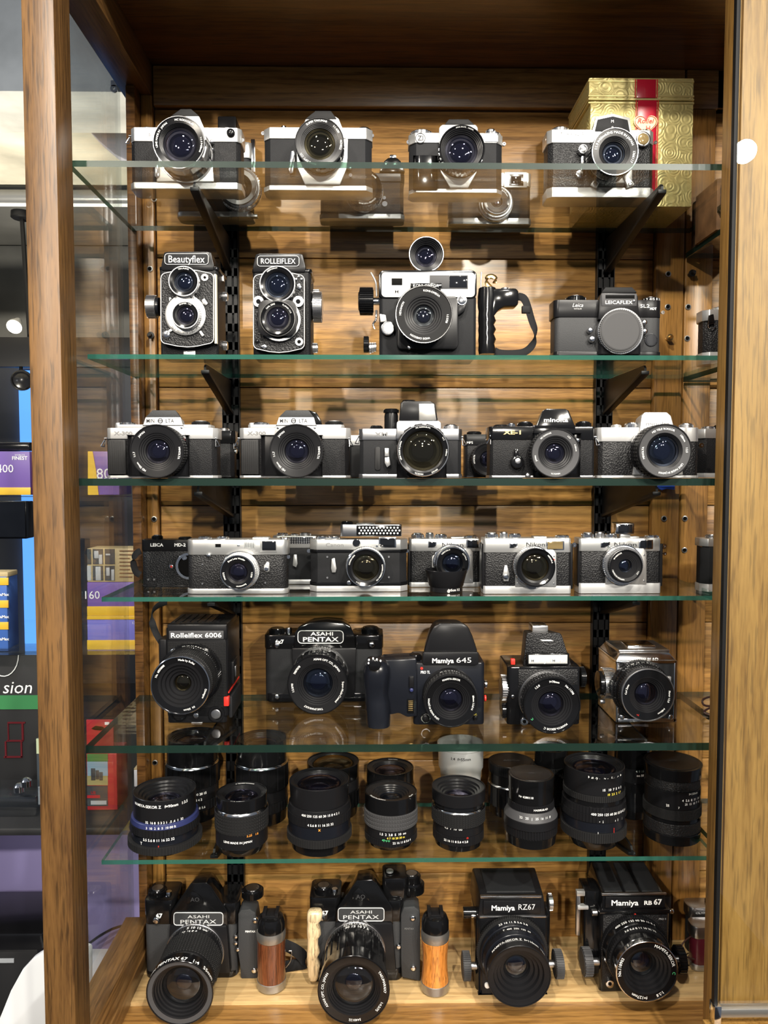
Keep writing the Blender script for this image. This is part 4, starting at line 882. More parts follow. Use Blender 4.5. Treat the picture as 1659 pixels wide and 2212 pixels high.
c.dial('wind_dial', 610, 1158, 12, 6, -20, 'chrome', 24); c.dial('shutter_dial', 660, 1158, 12, 6, -20, 'steel', 24); c.poly('lever', [(634, 1198), (641, 1198), (643, 1218), (640, 1226), (632, 1222)], 6, -2, 'satin', 1.2)
c.dial('rewind_knob', 636, 1158, 8, 4, -20, 'chrome', 20)
c = T('rangefinder_camera', 'chrome rangefinder carrying a clip-on light meter with a dotted cell', 'camera', 775, 1278, z)
slr_body(c, 668, 881, 1166, 1188, 1266, 50, top='satin', skin='leather_fine', base='silver', cham=16)
c.plan('black_band', 668, 881, 1188, 1194, -0.5, -48, 16, 'gloss_black', 0.4); c.plan('black_band', 668, 881, 1258, 1265, -0.5, -48, 16, 'gloss_black', 0.4)
c.text('Canon', 723, 1177, 8, 0.3, 'grey_ink', w=38); c.disc('rangefinder_window', 770, 1173, 8.5, 2, -1, 'window', dome=0.5)
fr_ = c.box('finder_frame', 818, 1160, 856, 1183, 1.6, -1, 'chrome', 1); c.box('finder_window', 821, 1163, 853, 1181, 2.4, 0, 'window', 0.6, parent=fr_); c.disc('screw', 814, 1180, 2.5, 1, -1, 'chrome')
mt_ = c.plan('light_meter', 735, 868, 1133, 1159, -6, -44, 5, 'steel', 1.5); c.box('cell_frame', 770, 1135, 866, 1157, -4.5, -8, 'gloss_black', 0.8, parent=mt_)
bm = bmesh.new()
for i in range(12):
    for j in range(3):
        x, zz = c.at(776.5+7.5*i+(3.7 if j == 1 else 0), 1140+6*j, -4)
        bm_lathe(bm, 'F', (x, zz), [(2.3, -5), (2.3, -4), (0, -3)], 8)
c.part('cell_dots', bm, 'white_ink', mt_)
c.dial('meter_knob', 750, 1134, 13, 7, -22, 'gloss_black', 22, parent=mt_); c.dial('meter_dial', 790, 1134, 20, 3, -26, 'satin', 40, parent=mt_)
c.dial('wind_dial', 696, 1166, 15, 7, -24, 'chrome', 30); c.dial('shutter_dial', 722, 1166, 12, 6, -24, 'chrome', 24)
c.poly('lever', [(716, 1207), (723, 1205), (727, 1228), (725, 1237), (717, 1237), (715, 1228)], 5, -2, 'satin', 1.5)
for x, y in ((707, 1203), (707, 1248), (840, 1203), (840, 1247)): c.disc('screw', x, y, 2.2, 0.5, -3, 'steel')
c.lens(790, 1227, -1, [('mount_ring', 7, 43, 43, 'chrome', None), ('focus_ring', 14, 41, 41, 'satin', (50, 1.2)), ('barrel', 9, 38, 39, 'satin_black', None), ('filter_ring', 10, 40, 41, 'chrome', None)], 32, 28, 8, 'coat_amber', [('CANON LENS', -60), ('50mm f:1.4', 200), ('CANON CAMERA CO.', 110)], 'gloss_black', th=4)
c.disc('sync_socket', 754, 1259, 5, 6, -2, 'chrome', dome=1); c.eyelet(667, 1190); c.eyelet(879, 1190)
def nikon(c, x0, x1, yt, yl, yb, tx, word_x, step, lens_c, R, w1, w2, finder_mat='window'):
    slr_body(c, x0, x1, yt, yl, yb, 46, top='satin', skin='leather_coarse', base='silver', cham=4)
    c.plan('side_band', x0-3, x0+3, yt+12, yb+6, -4, -44, 2, 'satin_black', 0.5); c.plan('side_band', x1-3, x1+4, yt+12, yb+6, -4, -44, 2, 'satin_black', 0.5)
    lx, ly = lens_c
    c.poly('front_casting', [(lx-45, yl+12), (lx-28, yl-6), (lx+38, yl-6), (lx+44, yl+2), (lx+44, yb+2), (lx-45, yb+2)], 3, -2, 'satin', 1.2)
    for dx, dy in ((-40, yl+16), (39, yb-5), (-40, yb-5), (39, yl+8)): c.disc('screw', lx+dx, dy, 2, 4, 2, 'steel')
    c.text('Nikon', word_x, yt+13, 9, 0.4, 'dark_ink', w=tx)
    f1 = c.box('rangefinder_frame', w1[0], w1[1], w1[2], w1[3], 1.4, -1, 'chrome', 0.8); c.box('rangefinder_window', w1[0]+2, w1[1]+2, w1[2]-2, w1[3]-2, 2, 0, 'window', 0.4, parent=f1)
    f2 = c.box('finder_frame', w2[0], w2[1], w2[2], w2[3], 1.4, -1, 'chrome', 0.8); c.box('finder_window', w2[0]+3, w2[1]+2, w2[2]-3, w2[3]-2, 2, 0, finder_mat, 0.4, parent=f2)
    c.dial('wind_knob', x0+18, yt, 14, 10, -22, 'chrome', 30, cap='satin'); c.dial('shutter_button', x0+44, yt, 9, 12, -22, 'steel', 18); c.dial('shutter_dial', x0+68, yt, 13, 9, -22, 'chrome', 28)
    c.dial('rewind_knob', x1-20, yt, 15, 6, -22, 'chrome', 30); c.box('accessory_shoe', (x0+x1)/2+14, yt-4, (x0+x1)/2+42, yt+1, -10, -36, 'satin', 0.8)
c = T('rangefinder_camera', 'chrome rangefinder standing behind the loose black lens hood', 'camera', 960, 1268, z)
nikon(c, 884, 1037, 1164, 1191, 1258, 46, 978, 0, (978, 1218), 36, (925, 1169, 943, 1183), (1007, 1165, 1034, 1184))
c.lens(978, 1218, 2, [('mount_ring', 6, 40, 40, 'chrome', None), ('focus_ring', 10, 37, 37, 'chrome', (50, 1)), ('barrel', 8, 33, 34, 'satin', None), ('filter_ring', 8, 35, 36, 'chrome', None)], 27, 22, 8, 'coat_blue', [('NIKKOR-H', -30), ('1:2 f=5cm', 60)], 'gloss_black')
c = T('rangefinder_camera', 'chrome rangefinder with a gold-tinted finder window and a large black-rimmed lens', 'camera', 1137, 1283, z)
nikon(c, 1044, 1234, 1163, 1194, 1266, 40, 1157, 0, (1158, 1226), 41, (1101, 1173, 1118, 1184), (1180, 1168, 1219, 1188), 'window_gold')
c.poly('self_timer', [(1090, 1221), (1096, 1221), (1101, 1240), (1099, 1256), (1088, 1256), (1086, 1242)], 6, -2, 'satin', 1.5); c.disc('timer_hub', 1093, 1246, 6, 8, 4, 'chrome', dome=1)
c.lens(1158, 1226, 3, [('mount_ring', 7, 43, 43, 'chrome', None), ('focus_ring', 12, 41, 41, 'steel', (50, 1.2)), ('barrel', 10, 38, 39, 'satin_black', None), ('filter_ring', 10, 40, 41, 'gloss_black', None)], 33, 29, 8, 'coat_amber', [('NIKKOR-S', 60), ('1:1.4 f=5cm', 150)], 'gloss_black')
c.disc('red_dot', 1196, 1209, 2.4, 4.2, 2, 'red'); c.eyelet(1240, 1177, -16, 'chrome', 5)
c = T('rangefinder_camera', 'chrome rangefinder with a small finder clipped on its accessory shoe', 'camera', 1343, 1282, z)
nikon(c, 1251, 1428, 1163, 1191, 1260, 48, 1351, 0, (1353, 1223), 42, (1298, 1170, 1318, 1183), (1380, 1166, 1411, 1186))
af = c.box('accessory_finder', 1330, 1130, 1371, 1154, 2, -32, 'chrome', 3); c.box('finder_lens', 1336, 1133, 1366, 1151, 3, 0, 'window', 1.5, parent=af); c.box('finder_foot', 1340, 1153, 1362, 1163, -6, -28, 'satin', 1, parent=af)
c.lens(1353, 1223, 3, [('mount_ring', 7, 44, 44, 'chrome', None), ('focus_ring', 8, 41, 41, 'steel', (60, 1)), ('aperture_ring', 7, 36, 36, 'satin_black', (50, 1)), ('filter_ring', 7, 35, 35, 'gloss_black', None)], 26, 14, 7, 'coat_blue', [('W-NIKKOR', -40), ('1:2.5', 120), ('NIPPON KOGAKU', 220)], 'satin_black')
c.ringtext('4 5.6 8 11 16', c.c, 20, 95, 5, 22, 'white_ink', c.lens_root); c.eyelet(1434, 1180, -16, 'chrome', 6); c.eyelet(1436, 1196, -16, 'chrome', 4)
c = T('lens_hood', 'loose black conical lens hood standing in front of a rangefinder', 'lens hood', 967, 1281, z)
bm = bmesh.new(); bm_lathe(bm, 'Z', (0, 36), [(36, 0), (36, 10), (38, 12), (46, 45), (46, 47), (44, 47), (36, 14), (33, 12), (33, 0), (36, 0)], 48, False); hd = c.part('hood_shell', bm, 'satin_black')
bm = bmesh.new(); bm_lathe(bm, 'F', (2, 4), [(0, 2), (3.4, 2), (3.4, -3), (0, -3)], 14); c.part('clamp_screw', bm, 'silver'); c.cyltext('f=5cm 1:2', (0, 36), 36.4, 6, 24, 5, 'white_ink', hd)
c = T('rangefinder_camera', 'narrow chrome and black camera of the next bay, on the rangefinder level', 'camera', 1565, 1275, Z2[4], Y=1.09)
slr_body(c, 1516, 1660, 1164, 1181, 1262, 50, top='satin', skin='leather_fine', base='silver', cham=14)
c.dial('wind_dial', 1538, 1164, 14, 8, -24, 'steel', 30); c.dial('shutter_button', 1566, 1164, 8, 8, -24, 'chrome', 18); c.disc('front_button', 1575, 1244, 8, 6, -2, 'chrome', dome=2); c.eyelet(1515, 1178, -14)

# ================================================================ shelf of medium format cameras
z = Z[5]
c = T('medium_format_camera', 'black cube camera with a wide-angle lens, red tab and hand strap', 'camera', 426, 1562, z)
c.plan('body', 359, 492, 1357, 1548, 0, -150, 5, 'satin_black', 2); c.plan('base_block', 362, 489, 1546, None, -2, -145, 5, 'satin_black', 1)
c.box('hood_block', 361, 1349, 490, 1382, 3, -120, 'satin_black', 3)
np_ = c.box('name_plate', 365, 1363, 483, 1381, 4, 1, 'front_plate_grey', 1); c.text('Rolleiflex 6006', 424, 1372, 10, 4.2, 'white_ink', w=108, bold=0.012, parent=np_)
bm = bmesh.new(); x0, zb_ = c.at(365, 1528, 1); x1, zt_ = c.at(487, 1386, 1); i = x0
while i < x1: bm_box(bm, i, i+1.2, -1.2, 0.5, zb_, zt_); i += 3.4
i = zb_
while i < zt_: bm_box(bm, x0, x1, -1.6, 0.5, i, i+1.2); i += 3.4
c.part('front_grid', bm, 'rubber')['kind'] = 'stuff'
bm = bmesh.new(); a, zz = c.at(372, 1348, 0)
for i in range(7): bm_box(bm, -56+16*i, -50+16*i, 20, 110, zz, zz+1.2)
c.part('hood_ribs', bm, 'satin_black')
c.box('red_tab', 483, 1506, 494, 1526, 5, -10, 'red', 1.5)
k_ = c.ring('knob_ring', 467, 1543, 17, 12, 4, -1, 'satin_black'); c.disc('lock_knob', 466, 1543, 11, 5, 0, 'steel', dome=1, parent=k_); c.ring('knob_ring', 385, 1541, 18, 14, 3, -1, 'gloss_black'); c.disc('front_screw', 423, 1546, 6, 3, -1, 'chrome', dome=1)
c.box('tripod_plate', 413, 1561, 437, None, 2, -60, 'satin', 0.6)
x1 = c.at(492, 1400, 0)[0]
bm = bmesh.new(); bm_box(bm, x1-1, x1+6, 35, 95, 75, 125, 2); sp = c.part('side_latch', bm, 'satin_black'); bm = bmesh.new(); bm_box(bm, x1+5, x1+8, 48, 62, 88, 112, 1.5); c.part('latch_tab', bm, 'steel', sp)
bm = bmesh.new(); bm_box(bm, x1-1, x1+1.2, 5, 130, 64, 67); c.part('red_line', bm, 'red')
bm = bmesh.new(); bm_box(bm, x1-1, x1+7, 8, 120, 8, 56, 3); c.part('hand_grip', bm, 'leather_fine')
c.plan('side_grip', 342, 362, 1382, 1440, -10, -60, 6, 'satin_black', 1, True)
c.tube('strap', [(352, 1392, -30), (338, 1370, -20), (328, 1340, -20), (331, 1318, -40), (345, 1306, -70), (360, 1300, -90)], 1.6, 'strap', flat=4.5)
c.lens(389, 1481, 0, [('mount_ring', 12, 66, 66, 'gloss_black', None), ('aperture_ring', 22, 63, 63, 'gloss_black', (80, 1.0)), ('focus_ring', 36, 59, 59, 'rubber', (90, 1.0)), ('barrel', 12, 52, 56, 'gloss_black', None), ('filter_ring', 18, 58, 60, 'chrome', None)], 46, 17, 22, 'coat_amber',
       [('Made by Rollei', 15), ('No. 6850888', -55), ('Distagon', 110), ('f/4  50mm', 160)], 'gloss_black', th=6, inner=0.6)
c.barreltext('22 16 11 8 5.6 4', c.c, 63, 22, 8, 5, 'white_ink', c.lens_root)
c = T('medium_format_camera', 'wide black reflex with a domed prism and oval two-line nameplate on the medium format shelf', 'camera', 699, 1516, z)
c.plan('body', 572, 826, 1392, None, -2, -80, 16, 'leather_fine', 2, True); c.plan('base_plate', 574, 824, 1498, None, 0, -82, 16, 'gloss_black', 1.5, True)
c.plan('shoulder', 570, 652, 1372, 1403, 0, -80, 14, 'gloss_black', 3, True); c.plan('shoulder', 760, 828, 1372, 1403, 0, -80, 14, 'gloss_black', 3, True)
c.poly('prism_housing', [(634, 1402), (636, 1368), (644, 1354), (668, 1345), (705, 1342), (742, 1345), (758, 1354), (766, 1372), (768, 1402)], 8, -70, 'gloss_black', 4, back=(0.85, 0.92, 0))
c.poly('mirror_box', [(630, 1400), (770, 1400), (766, 1508), (634, 1508)], 10, -4, 'satin_black', 3)
np_ = c.poly('name_plate', rrect(643, 742, 1362, 1390, 8), 9.4, 6, 'leather_fine', 0.5); n = [(a, b, 9.8) for a, b in rrect(643.5, 741.5, 1362.5, 1389.5, 8)]; c.tube('plate_border', n+n[:1], 0.9, 'white_ink', parent=np_, smooth=False)
c.text('ASAHI', 695, 1369, 7.5, 9.6, 'white_ink', w=48, parent=np_, bold=0.015); c.text('PENTAX', 693, 1381, 9.5, 9.6, 'white_ink', w=76, parent=np_, bold=0.015)
c.text('6x7', 604, 1386, 8, 0.3, 'white_ink', w=18, bold=0.03)
for x, y in ((598, 1394), (803, 1393), (598, 1505)): c.disc('strap_stud', x, y, 6, 6, -2, 'chrome', dome=2)
c.dial('shutter_dial', 599, 1372, 18, 10, -30, 'gloss_black', 34); c.dial('shutter_button', 624, 1372, 7, 12, -24, 'chrome'); c.dial('rewind_dial', 800, 1372, 20, 12, -30, 'gloss_black', 36, cap='satin_black')
c.lens(686, 1480, 8, [('mount_ring', 12, 61, 61, 'steel', None), ('aperture_ring', 16, 59, 60, 'gloss_black', (50, 1.2)), ('focus_ring', 30, 62, 62, 'gloss_black', (20, 2.4, 1, 0.65)), ('filter_ring', 22, 60, 62, 'gloss_black', None)], 44, 30, 14, 'coat_blue',
       [('7887878', -55), ('ASAHI OPT. CO., JAPAN', 25), ('Super-Multi-Coated', 110), ('TAKUMAR/6X7', 190), ('1:2.8/90', 262)], 'satin_black', th=6)
c.barreltext('22 16 11 8 4 2.8', c.c, 63, 26, 0, 5, 'white_ink', c.lens_root)
c = T('medium_format_camera', 'black medium format camera with a tall rounded prism and a big moulded hand grip', 'camera', 975, 1566, z)
c.plan('body', 893, 1047, 1432, None, 0, -110, 10, 'blue_black', 3, True)
c.poly('prism_hood', [(915, 1437), (916, 1405), (926, 1372), (936, 1353), (950, 1346), (1000, 1346), (1012, 1353), (1022, 1375), (1032, 1405), (1033, 1437)], 2, -90, 'satin_black', 7, back=(0.85, 0.9, 0))
np_ = c.poly('name_bar', rrect(913, 1034, 1409, 1437, 5), 10, -2, 'satin_black', 1.5); c.text('Mamiya', 957, 1427, 10, 10.2, 'white_ink', w=46, bold=0.02, parent=np_); c.text('645', 1002, 1426, 11, 10.2, 'silver_ink', w=32, parent=np_)
c.text('PRO TL', 919, 1452, 6, 0.4, 'white_ink', w=20, bold=0.02); c.disc('red_mark', 911, 1444, 3, 1, -1, 'red')
c.dial('shutter_dial', 896, 1432, 15, 12, -30, 'gloss_black', 28)
gr = c.blob('hand_grip', [(1421, 804, 826, .5), (1424, 793, 836, .8), (1434, 787, 842, 1), (1450, 785, 843, 1.05), (1475, 785, 840, 1), (1492, 787, 838, .9), (1510, 788, 842, .95), (1540, 790, 844, 1), (1562, 792, 843, .98), (1571, 796, 838, .85)], -8, 40, 'blue_black'); c.poly('grip_bridge', [(826, 1426), (900, 1422), (902, 1548), (880, 1550), (862, 1541), (842, 1545), (832, 1500)], 6, -50, 'blue_black', 4)
c.disc('grip_dial', 809, 1437, 13, 36, 26, 'gloss_black', dome=2, parent=gr)
for i, (x, y) in enumerate(((797, 1426), (806, 1423), (814, 1425), (796, 1433), (822, 1428))): c.disc('dial_mark', x, y, 1.8, 38, 33, 'white_ink', parent=gr)
c.box('latch', 884, 1462, 894, 1486, 12, 4, 'satin_black', 1.5); c.disc('latch_dot', 889, 1491, 4, 12, 4, 'blue_ring', dome=1); c.box('contact_plate', 880, 1511, 894, 1540, 9.5, 5, 'void', 0.5)
for i in range(6): c.box('contact', 882, 1514+4*i, 892, 1515.6+4*i, 10.5, 8, 'brass', 0.2)
k_ = c.ring('lock_ring', 920, 1552, 11, 8, 4, -2, 'gloss_black'); c.disc('lock_button', 920, 1552, 8, 6, 0, 'satin_black', dome=2, parent=k_); c.disc('button', 1027, 1551, 5, 4, -1, 'gloss_black', dome=2); c.text('S.C.', 1027, 1543, 3.5, 0.4, 'yellow_ink')
c.sidedisc('side_knob', 1046, 1052, 1478, 9, -20, 'chrome'); c.sidedisc('side_knob', 1046, 1050, 1508, 7, -20, 'red')
c.lens(975, 1515, 0, [('mount_ring', 9, 58, 57, 'satin_black', None), ('aperture_ring', 12, 55, 55, 'satin_black', (50, 1.2)), ('focus_ring', 18, 57, 57, 'rubber', (50, 1.2, 3)), ('filter_ring', 12, 55, 56, 'satin_black', None)], 40, 25, 14, 'coat_violet',
       [('MAMIYA-SEKOR', 0), ('80mm 1:2.8 N', 95), ('LENS MADE IN JAPAN', 245)], 'gloss_black', th=5.5)
c.barreltext('22 16 11 8 5.6 4', c.c, 55, 15, 0, 4.5, 'white_ink', c.lens_root)
c = T('medium_format_camera', 'black box camera with a slanted prism finder and a glaring white nameplate', 'camera', 1173, 1566, z)
c.plan('body', 1096, 1254, 1441, None, 0, -110, 6, 'gloss_black', 3); c.box('front_skin', 1120, 1446, 1248, 1480, 2, -2, 'leather_coarse', 1)
c.poly('front_frame', [(1122, 1440), (1252, 1440), (1252, 1556), (1122, 1556)], 1.2, -4, 'gloss_black', 1.5)
c.poly('prism_finder', [(1130, 1440), (1137, 1372), (1140, 1367), (1209, 1367), (1214, 1372), (1234, 1436), (1236, 1440)], -6, -90, 'leather_coarse', 2, back=(0.8, 0.85, 0))
np_ = c.box('name_plate', 1138, 1412, 1230, 1438, 5, -8, 'gloss_black', 2); c.box('plate_face', 1142, 1415, 1226, 1434, 6, 4, 'frost', 0.8, parent=np_); c.text('Mamiya M645', 1184, 1425, 10, 6.2, 'white_ink', w=76, bold=0.03, parent=np_)  # pale plate_face colour stands in for glare on the plate
hs = c.box('hot_shoe', 1150, 1352, 1184, 1367, -30, -70, 'steel', 1); c.box('shoe_slot', 1154, 1350, 1180, 1353, -32, -66, 'gloss_black', 0.5, parent=hs); c.poly('prism_badge', [(1167, 1382), (1190, 1382), (1196, 1385), (1172, 1385)], -4.5, -7, 'silver_ink', 0.2)
c.sidedisc('side_crank', 1082, 1098, 1485, 28, -30, 'steel', 30); c.sidedisc('side_lock', 1084, 1097, 1535, 16, -24, 'gloss_black', 20); c.box('red_switch', 1104, 1424, 1113, 1436, -6, -16, 'red', 1)
c.sidedisc('shutter_dial', 1252, 1262, 1462, 22, -28, 'gloss_black', 30); c.disc('side_button', 1108, 1505, 4, 3, -1, 'chrome', dome=1)
k_ = c.disc('release_knob', 1133, 1559, 9, 8, -2, 'chrome', dome=1); c.disc('release_core', 1133, 1559, 4, 10.5, 7, 'void', parent=k_)
c.lens(1193, 1525, 0, [('mount_ring', 10, 60, 60, 'steel', None), ('aperture_ring', 14, 57, 57, 'satin_black', (50, 1.2)), ('focus_ring', 22, 60, 60, 'satin_black', (60, 1.3, 2)), ('filter_ring', 14, 58, 59.5, 'gloss_black', None)], 43, 26, 14, 'coat_violet',
       [('1:2.8', -38), ('f=70mm', 5), ('No.11390', 48), ('MAMIYA-SEKOR C', 170), ('C', 235, 'green_ink')], 'gloss_black', th=6.5)
c = T('medium_format_camera', 'chrome-edged cube camera with a round side crank and a flat folding hood', 'camera', 1397, 1561, z)
c.plan('body', 1334, 1460, 1432, None, -1, -130, 3, 'leather_fine', 1.2)
for q in ((1331, 1427, 1462, 1434), (1331, 1427, 1338, 1561), (1455, 1427, 1462, 1561), (1331, 1552, 1462, 1561)): c.box('chrome_edge', q[0], q[1], q[2], q[3], 2, -128, 'chrome', 2)
x0, zt_ = c.at(1331, 1427, 0); x1, _ = c.at(1462, 1427, 0)
bm = bmesh.new(); bm_loft(bm, [[(x0+1, 2, zt_-1), (x1-1, 2, zt_-1), (x1-1, 126, zt_-1), (x0+1, 126, zt_-1)], [(x0+12, 12, zt_+14), (x1-12, 12, zt_+14), (x1-12, 120, zt_+14), (x0+12, 120, zt_+14)]], 1.5); hb = c.part('folding_hood', bm, 'chrome')
bm = bmesh.new(); bm_box(bm, x0+10, x1-10, 14, 110, zt_+13, zt_+20, 2); c.part('hood_lid', bm, 'steel', hb); bm = bmesh.new(); bm_box(bm, x0+34, x1-34, 30, 80, zt_+19, zt_+26, 3); c.part('lid_catch', bm, 'chrome', hb)
c.text('HASSELBLAD', 1394, 1424, 6, -4, 'white_ink', w=56, bold=0.03)
kb = c.sidedisc('crank_knob', 1300, 1322, 1476, 34, -36, 'chrome', 60); c.sidedisc('knob_face', 1291, 1301, 1476, 27, -36, 'gloss_black', parent=kb); c.sidedisc('knob_base', 1320, 1334, 1476, 30, -36, 'satin_black', parent=kb); c.sidedisc('crank_arm', 1296, 1306, 1515, 5, -30, 'steel', parent=kb)
for x, y in ((1344, 1549), (1449, 1549)): d = c.disc('release_button', x, y, 6, 5, 1, 'chrome', dome=1.5)
c.lens(1400, 1502, 0, [('shutter_ring', 14, 62, 62, 'satin_black', (80, 1.0)), ('aperture_ring', 12, 60, 60, 'gloss_black', (60, 1.2)), ('focus_ring', 16, 57, 57, 'satin_black', (70, 1.3)), ('filter_ring', 14, 54, 56, 'steel', None)], 38, 24, 14, 'coat_violet',
       [('Planar 1:2.8', 95), ('f=80mm', 140), ('Carl Zeiss', 285), ('T*', 205, 'red')], 'gloss_black', th=5.5)
c.barreltext('|  22  16  11  8  5.6  |', c.c, 60, 20, 0, 5, 'white_ink', c.lens_root); c.box('scale_tab', 1442, 1462, 1450, 1472, 30, 22, 'silver', 1)
c = T('coiled_cord', 'thin brown leather cord lying looped on the next-bay shelf', 'cord', 1545, 1545, Z2[5], Y=1.10)
c.tube('cord', [(1580, 1490, -30), (1555, 1500, -20), (1520, 1510, 0), (1523, 1524, 6), (1560, 1526, 4), (1590, 1535, 0), (1560, 1546, 10), (1530, 1546, 16), (1522, 1536, 10), (1545, 1522, 0), (1575, 1496, -24), (1590, 1486, -30)], 2.2, 'brown_strap')

# ================================================================ shelf of standing lenses
z = Z[6]
def standing(label, x0, x1, yb, yt, segs, rn, rg, dep=12, coat='coat_violet', txt=(), marks=(), ringmat='satin_black', cap=None, inner=0.5, name='camera_lens', cat='lens', Y=None):
    """a lens standing upright; segs (name, fraction of height, r0, r1 as fractions of the half width, material, knurl), bottom to top"""
    W = (x1-x0)/2
    c = T(name, label, cat, (x0+x1)/2, yb, z, Y=Y)
    c.U *= 1.0
    H = (c.at((x0+x1)/2, yt, -W)[1])
    tot = sum(q[1] for q in segs); sg = [(q[0], H*q[1]/tot, W*q[2], W*q[3], q[4], q[5]) for q in segs]
    cc = (0, W*sg[0][2]/W)
    if cap:
        t = 0
        for nm, ln, r0, r1, mat, kn in sg:
            bm = bmesh.new()
            if kn: bm_knurl(bm, 'Z', cc, r0, r1, t, t+ln, kn[0], kn[1], kn[2] if len(kn) > 2 else 1, kn[3] if len(kn) > 3 else 0.55)
            else: e = min(1, ln*0.25); bm_lathe(bm, 'Z', cc, [(0, t), (r0-e, t), (r0, t+e), (r1, t+ln-e), (r1-e, t+ln), (0, t+ln)], 48, False)
            c.part(nm, bm, mat); t += ln
        r = sg[-1][3]; bm = bmesh.new(); bm_lathe(bm, 'Z', cc, [(r*0.9, t-0.5), (r*0.88, t+0.8), (r*0.8, t+0.2), (0, t+0.4)], 44, False); cp = c.part('lens_cap', bm, 'satin_black')
        if cap != 1: c.part('cap_emblem', bm_text(lambda u, v: (u*9, cc[1]+v*9, t+0.9), cap, 0.01), 'front_plate_grey', cp)
    else:
        c.lens(0, 0, 0, sg, W*rn, W*rg, dep, coat, txt, ringmat, axis='Z', c=cc, core=True, inner=inner)
    for m_ in marks:
        st, h, r, a, hh = m_[:5]; mt = m_[5] if len(m_) > 5 else 'white_ink'
        c.cyltext(st, cc, W*r, H*h, a, hh, mt)
    return c
K = lambda n, d=1.4, r=1, du=0.55: (n, d, r, du)
GB, SB, RB = 'gloss_black', 'satin_black', 'rubber'
standing('tapered black lens with a blue scale ring and wide knurled base', 260, 421, 1851, 1696, [('rear_mount', .08, .78, .86, GB, None), ('base_ring', .13, 1, 1, RB, K(80)), ('barrel', .16, .90, .90, 'blue_black', None), ('shutter_ring', .13, .95, .93, SB, K(60, 1, 1, .8)), ('blue_scale', .09, .92, .90, 'blue_ring', None), ('front_barrel', .41, .84, .85, SB, None)], .76, .44, 26,
         marks=[('MAMIYA-SEKOR Z   f=90mm   1:3.5', .90, .85, 5, 6), ('32  16 8  5 3 2 1  .5 .4  1  32', .62, .85, 14, 5), ('3  10  2  8  5  10 00 ft', .545, .92, 8, 5), ('3.5 5.6 8 11 16 22 32', .34, .94, 4, 5.5), ('T', .25, .9, -28, 6), ('I', .20, .9, 4, 9, 'red')], inner=.6)
standing('short black lens with a square-grid rubber focus ring and a thin chrome band', 455, 573, 1852, 1706, [('rear_mount', .13, .86, .92, GB, None), ('aperture_ring', .27, .97, .97, SB, None), ('focus_ring', .33, 1, 1, RB, K(60, 1.4, 6)), ('chrome_band', .05, .99, .97, 'chrome', None), ('filter_ring', .22, .93, .95, GB, None)], .74, .6, 12,
         txt=[('1:1.9  f=80mm', 0), ('MAMIYA-SEKOR C', 180)], marks=[('LENS MADE IN JAPAN', .28, .97, 0, 4.6), ('2.25', .39, .97, 26, 5, 'orange_ink'), ('1.8', .385, .97, 44, 4.5, 'orange_ink')])
standing('wide black lens with white distance scales and a plain hood barrel', 613, 759, 1852, 1677, [('rear_mount', .15, .84, .88, GB, None), ('base_ring', .12, .99, .99, RB, K(80)), ('barrel', .18, .94, .95, 'blue_black', None), ('shutter_ring', .14, .97, .97, SB, K(50, 1, 1, .85)), ('scale_ring', .10, .96, .93, SB, None), ('front_barrel', .31, .88, .91, SB, None)], .80, .66, 12,
         txt=[('MAMIYA-SEKOR SF', -10), ('C', 30, 'green_ink')], marks=[('400 250 125 60 30 15 8 4 2 1', .63, .95, 6, 5), ('4 5.6 8 11 16 22 32', .50, .97, 6, 5), ('x', .44, .97, 4, 7, 'orange_ink'), ('I', .22, .95, -4, 9, 'red')])
standing('black lens with a grey block-ribbed focus ring and yellow and green numbers', 786, 905, 1838, 1703, [('rear_mount', .09, .86, .9, GB, None), ('aperture_ring', .13, .98, .98, SB, K(60)), ('scale_ring', .18, .96, .96, SB, None), ('focus_ring', .30, 1, 1, 'rubber_grey', K(64, 1.4, 4)), ('front_barrel', .30, .97, .97, GB, None)], .74, .4, 16, coat='coat_blue',
         txt=[('MADE IN JAPAN', -40), ('45mm', 60)], marks=[('1.5  2  2.8  5  10  oo', .34, .96, 4, 5), ('4 7 10 20 30 m', .27, .96, 10, 4.5, 'yellow_ink'), ('45mm', .22, .96, -12, 5, 'green_ink'), ('22 16 11 8 5.6 4', .18, .98, 24, 4.6)])
standing('black lens with a flared screw-in hood, a chrome line and one red dot', 936, 1055, 1841, 1693, [('rear_mount', .11, .86, .9, GB, None), ('aperture_ring', .16, .95, .95, SB, K(60, .9)), ('scale_ring', .16, .94, .94, SB, None), ('focus_ring', .24, 1, 1, RB, K(60, 1.4, 7)), ('chrome_band', .03, .99, .97, 'chrome', None), ('neck', .08, .92, .9, GB, None), ('hood_rim', .22, .98, 1.0, SB, None)], .86, .5, 24,
         txt=[], marks=[('4.5  7  10  oo', .42, .94, -18, 5), ('22 16 11 8 5.6 4 2.8', .20, .95, -12, 4.6), ('o', .27, .95, 14, 6, 'red')])
standing('slim-waisted black lens with a front cap and a satin scale collar', 1097, 1217, 1837, 1668, [('rear_mount', .15, .92, .96, GB, None), ('aperture_ring', .12, .98, .98, SB, K(60)), ('barrel', .12, 1, .98, SB, None), ('scale_collar', .13, .98, .84, 'front_plate_grey', None), ('shutter_ring', .10, .86, .84, SB, K(70, 1)), ('front_barrel', .36, .82, .84, GB, None)], .7, .5, cap='oo',
         marks=[('22   25   |   25  16  11  8', .47, .93, 0, 5), ('HASSELBLAD', .585, .86, 14, 4), ('Nr 6280118', .76, .82, -24, 4.5)])
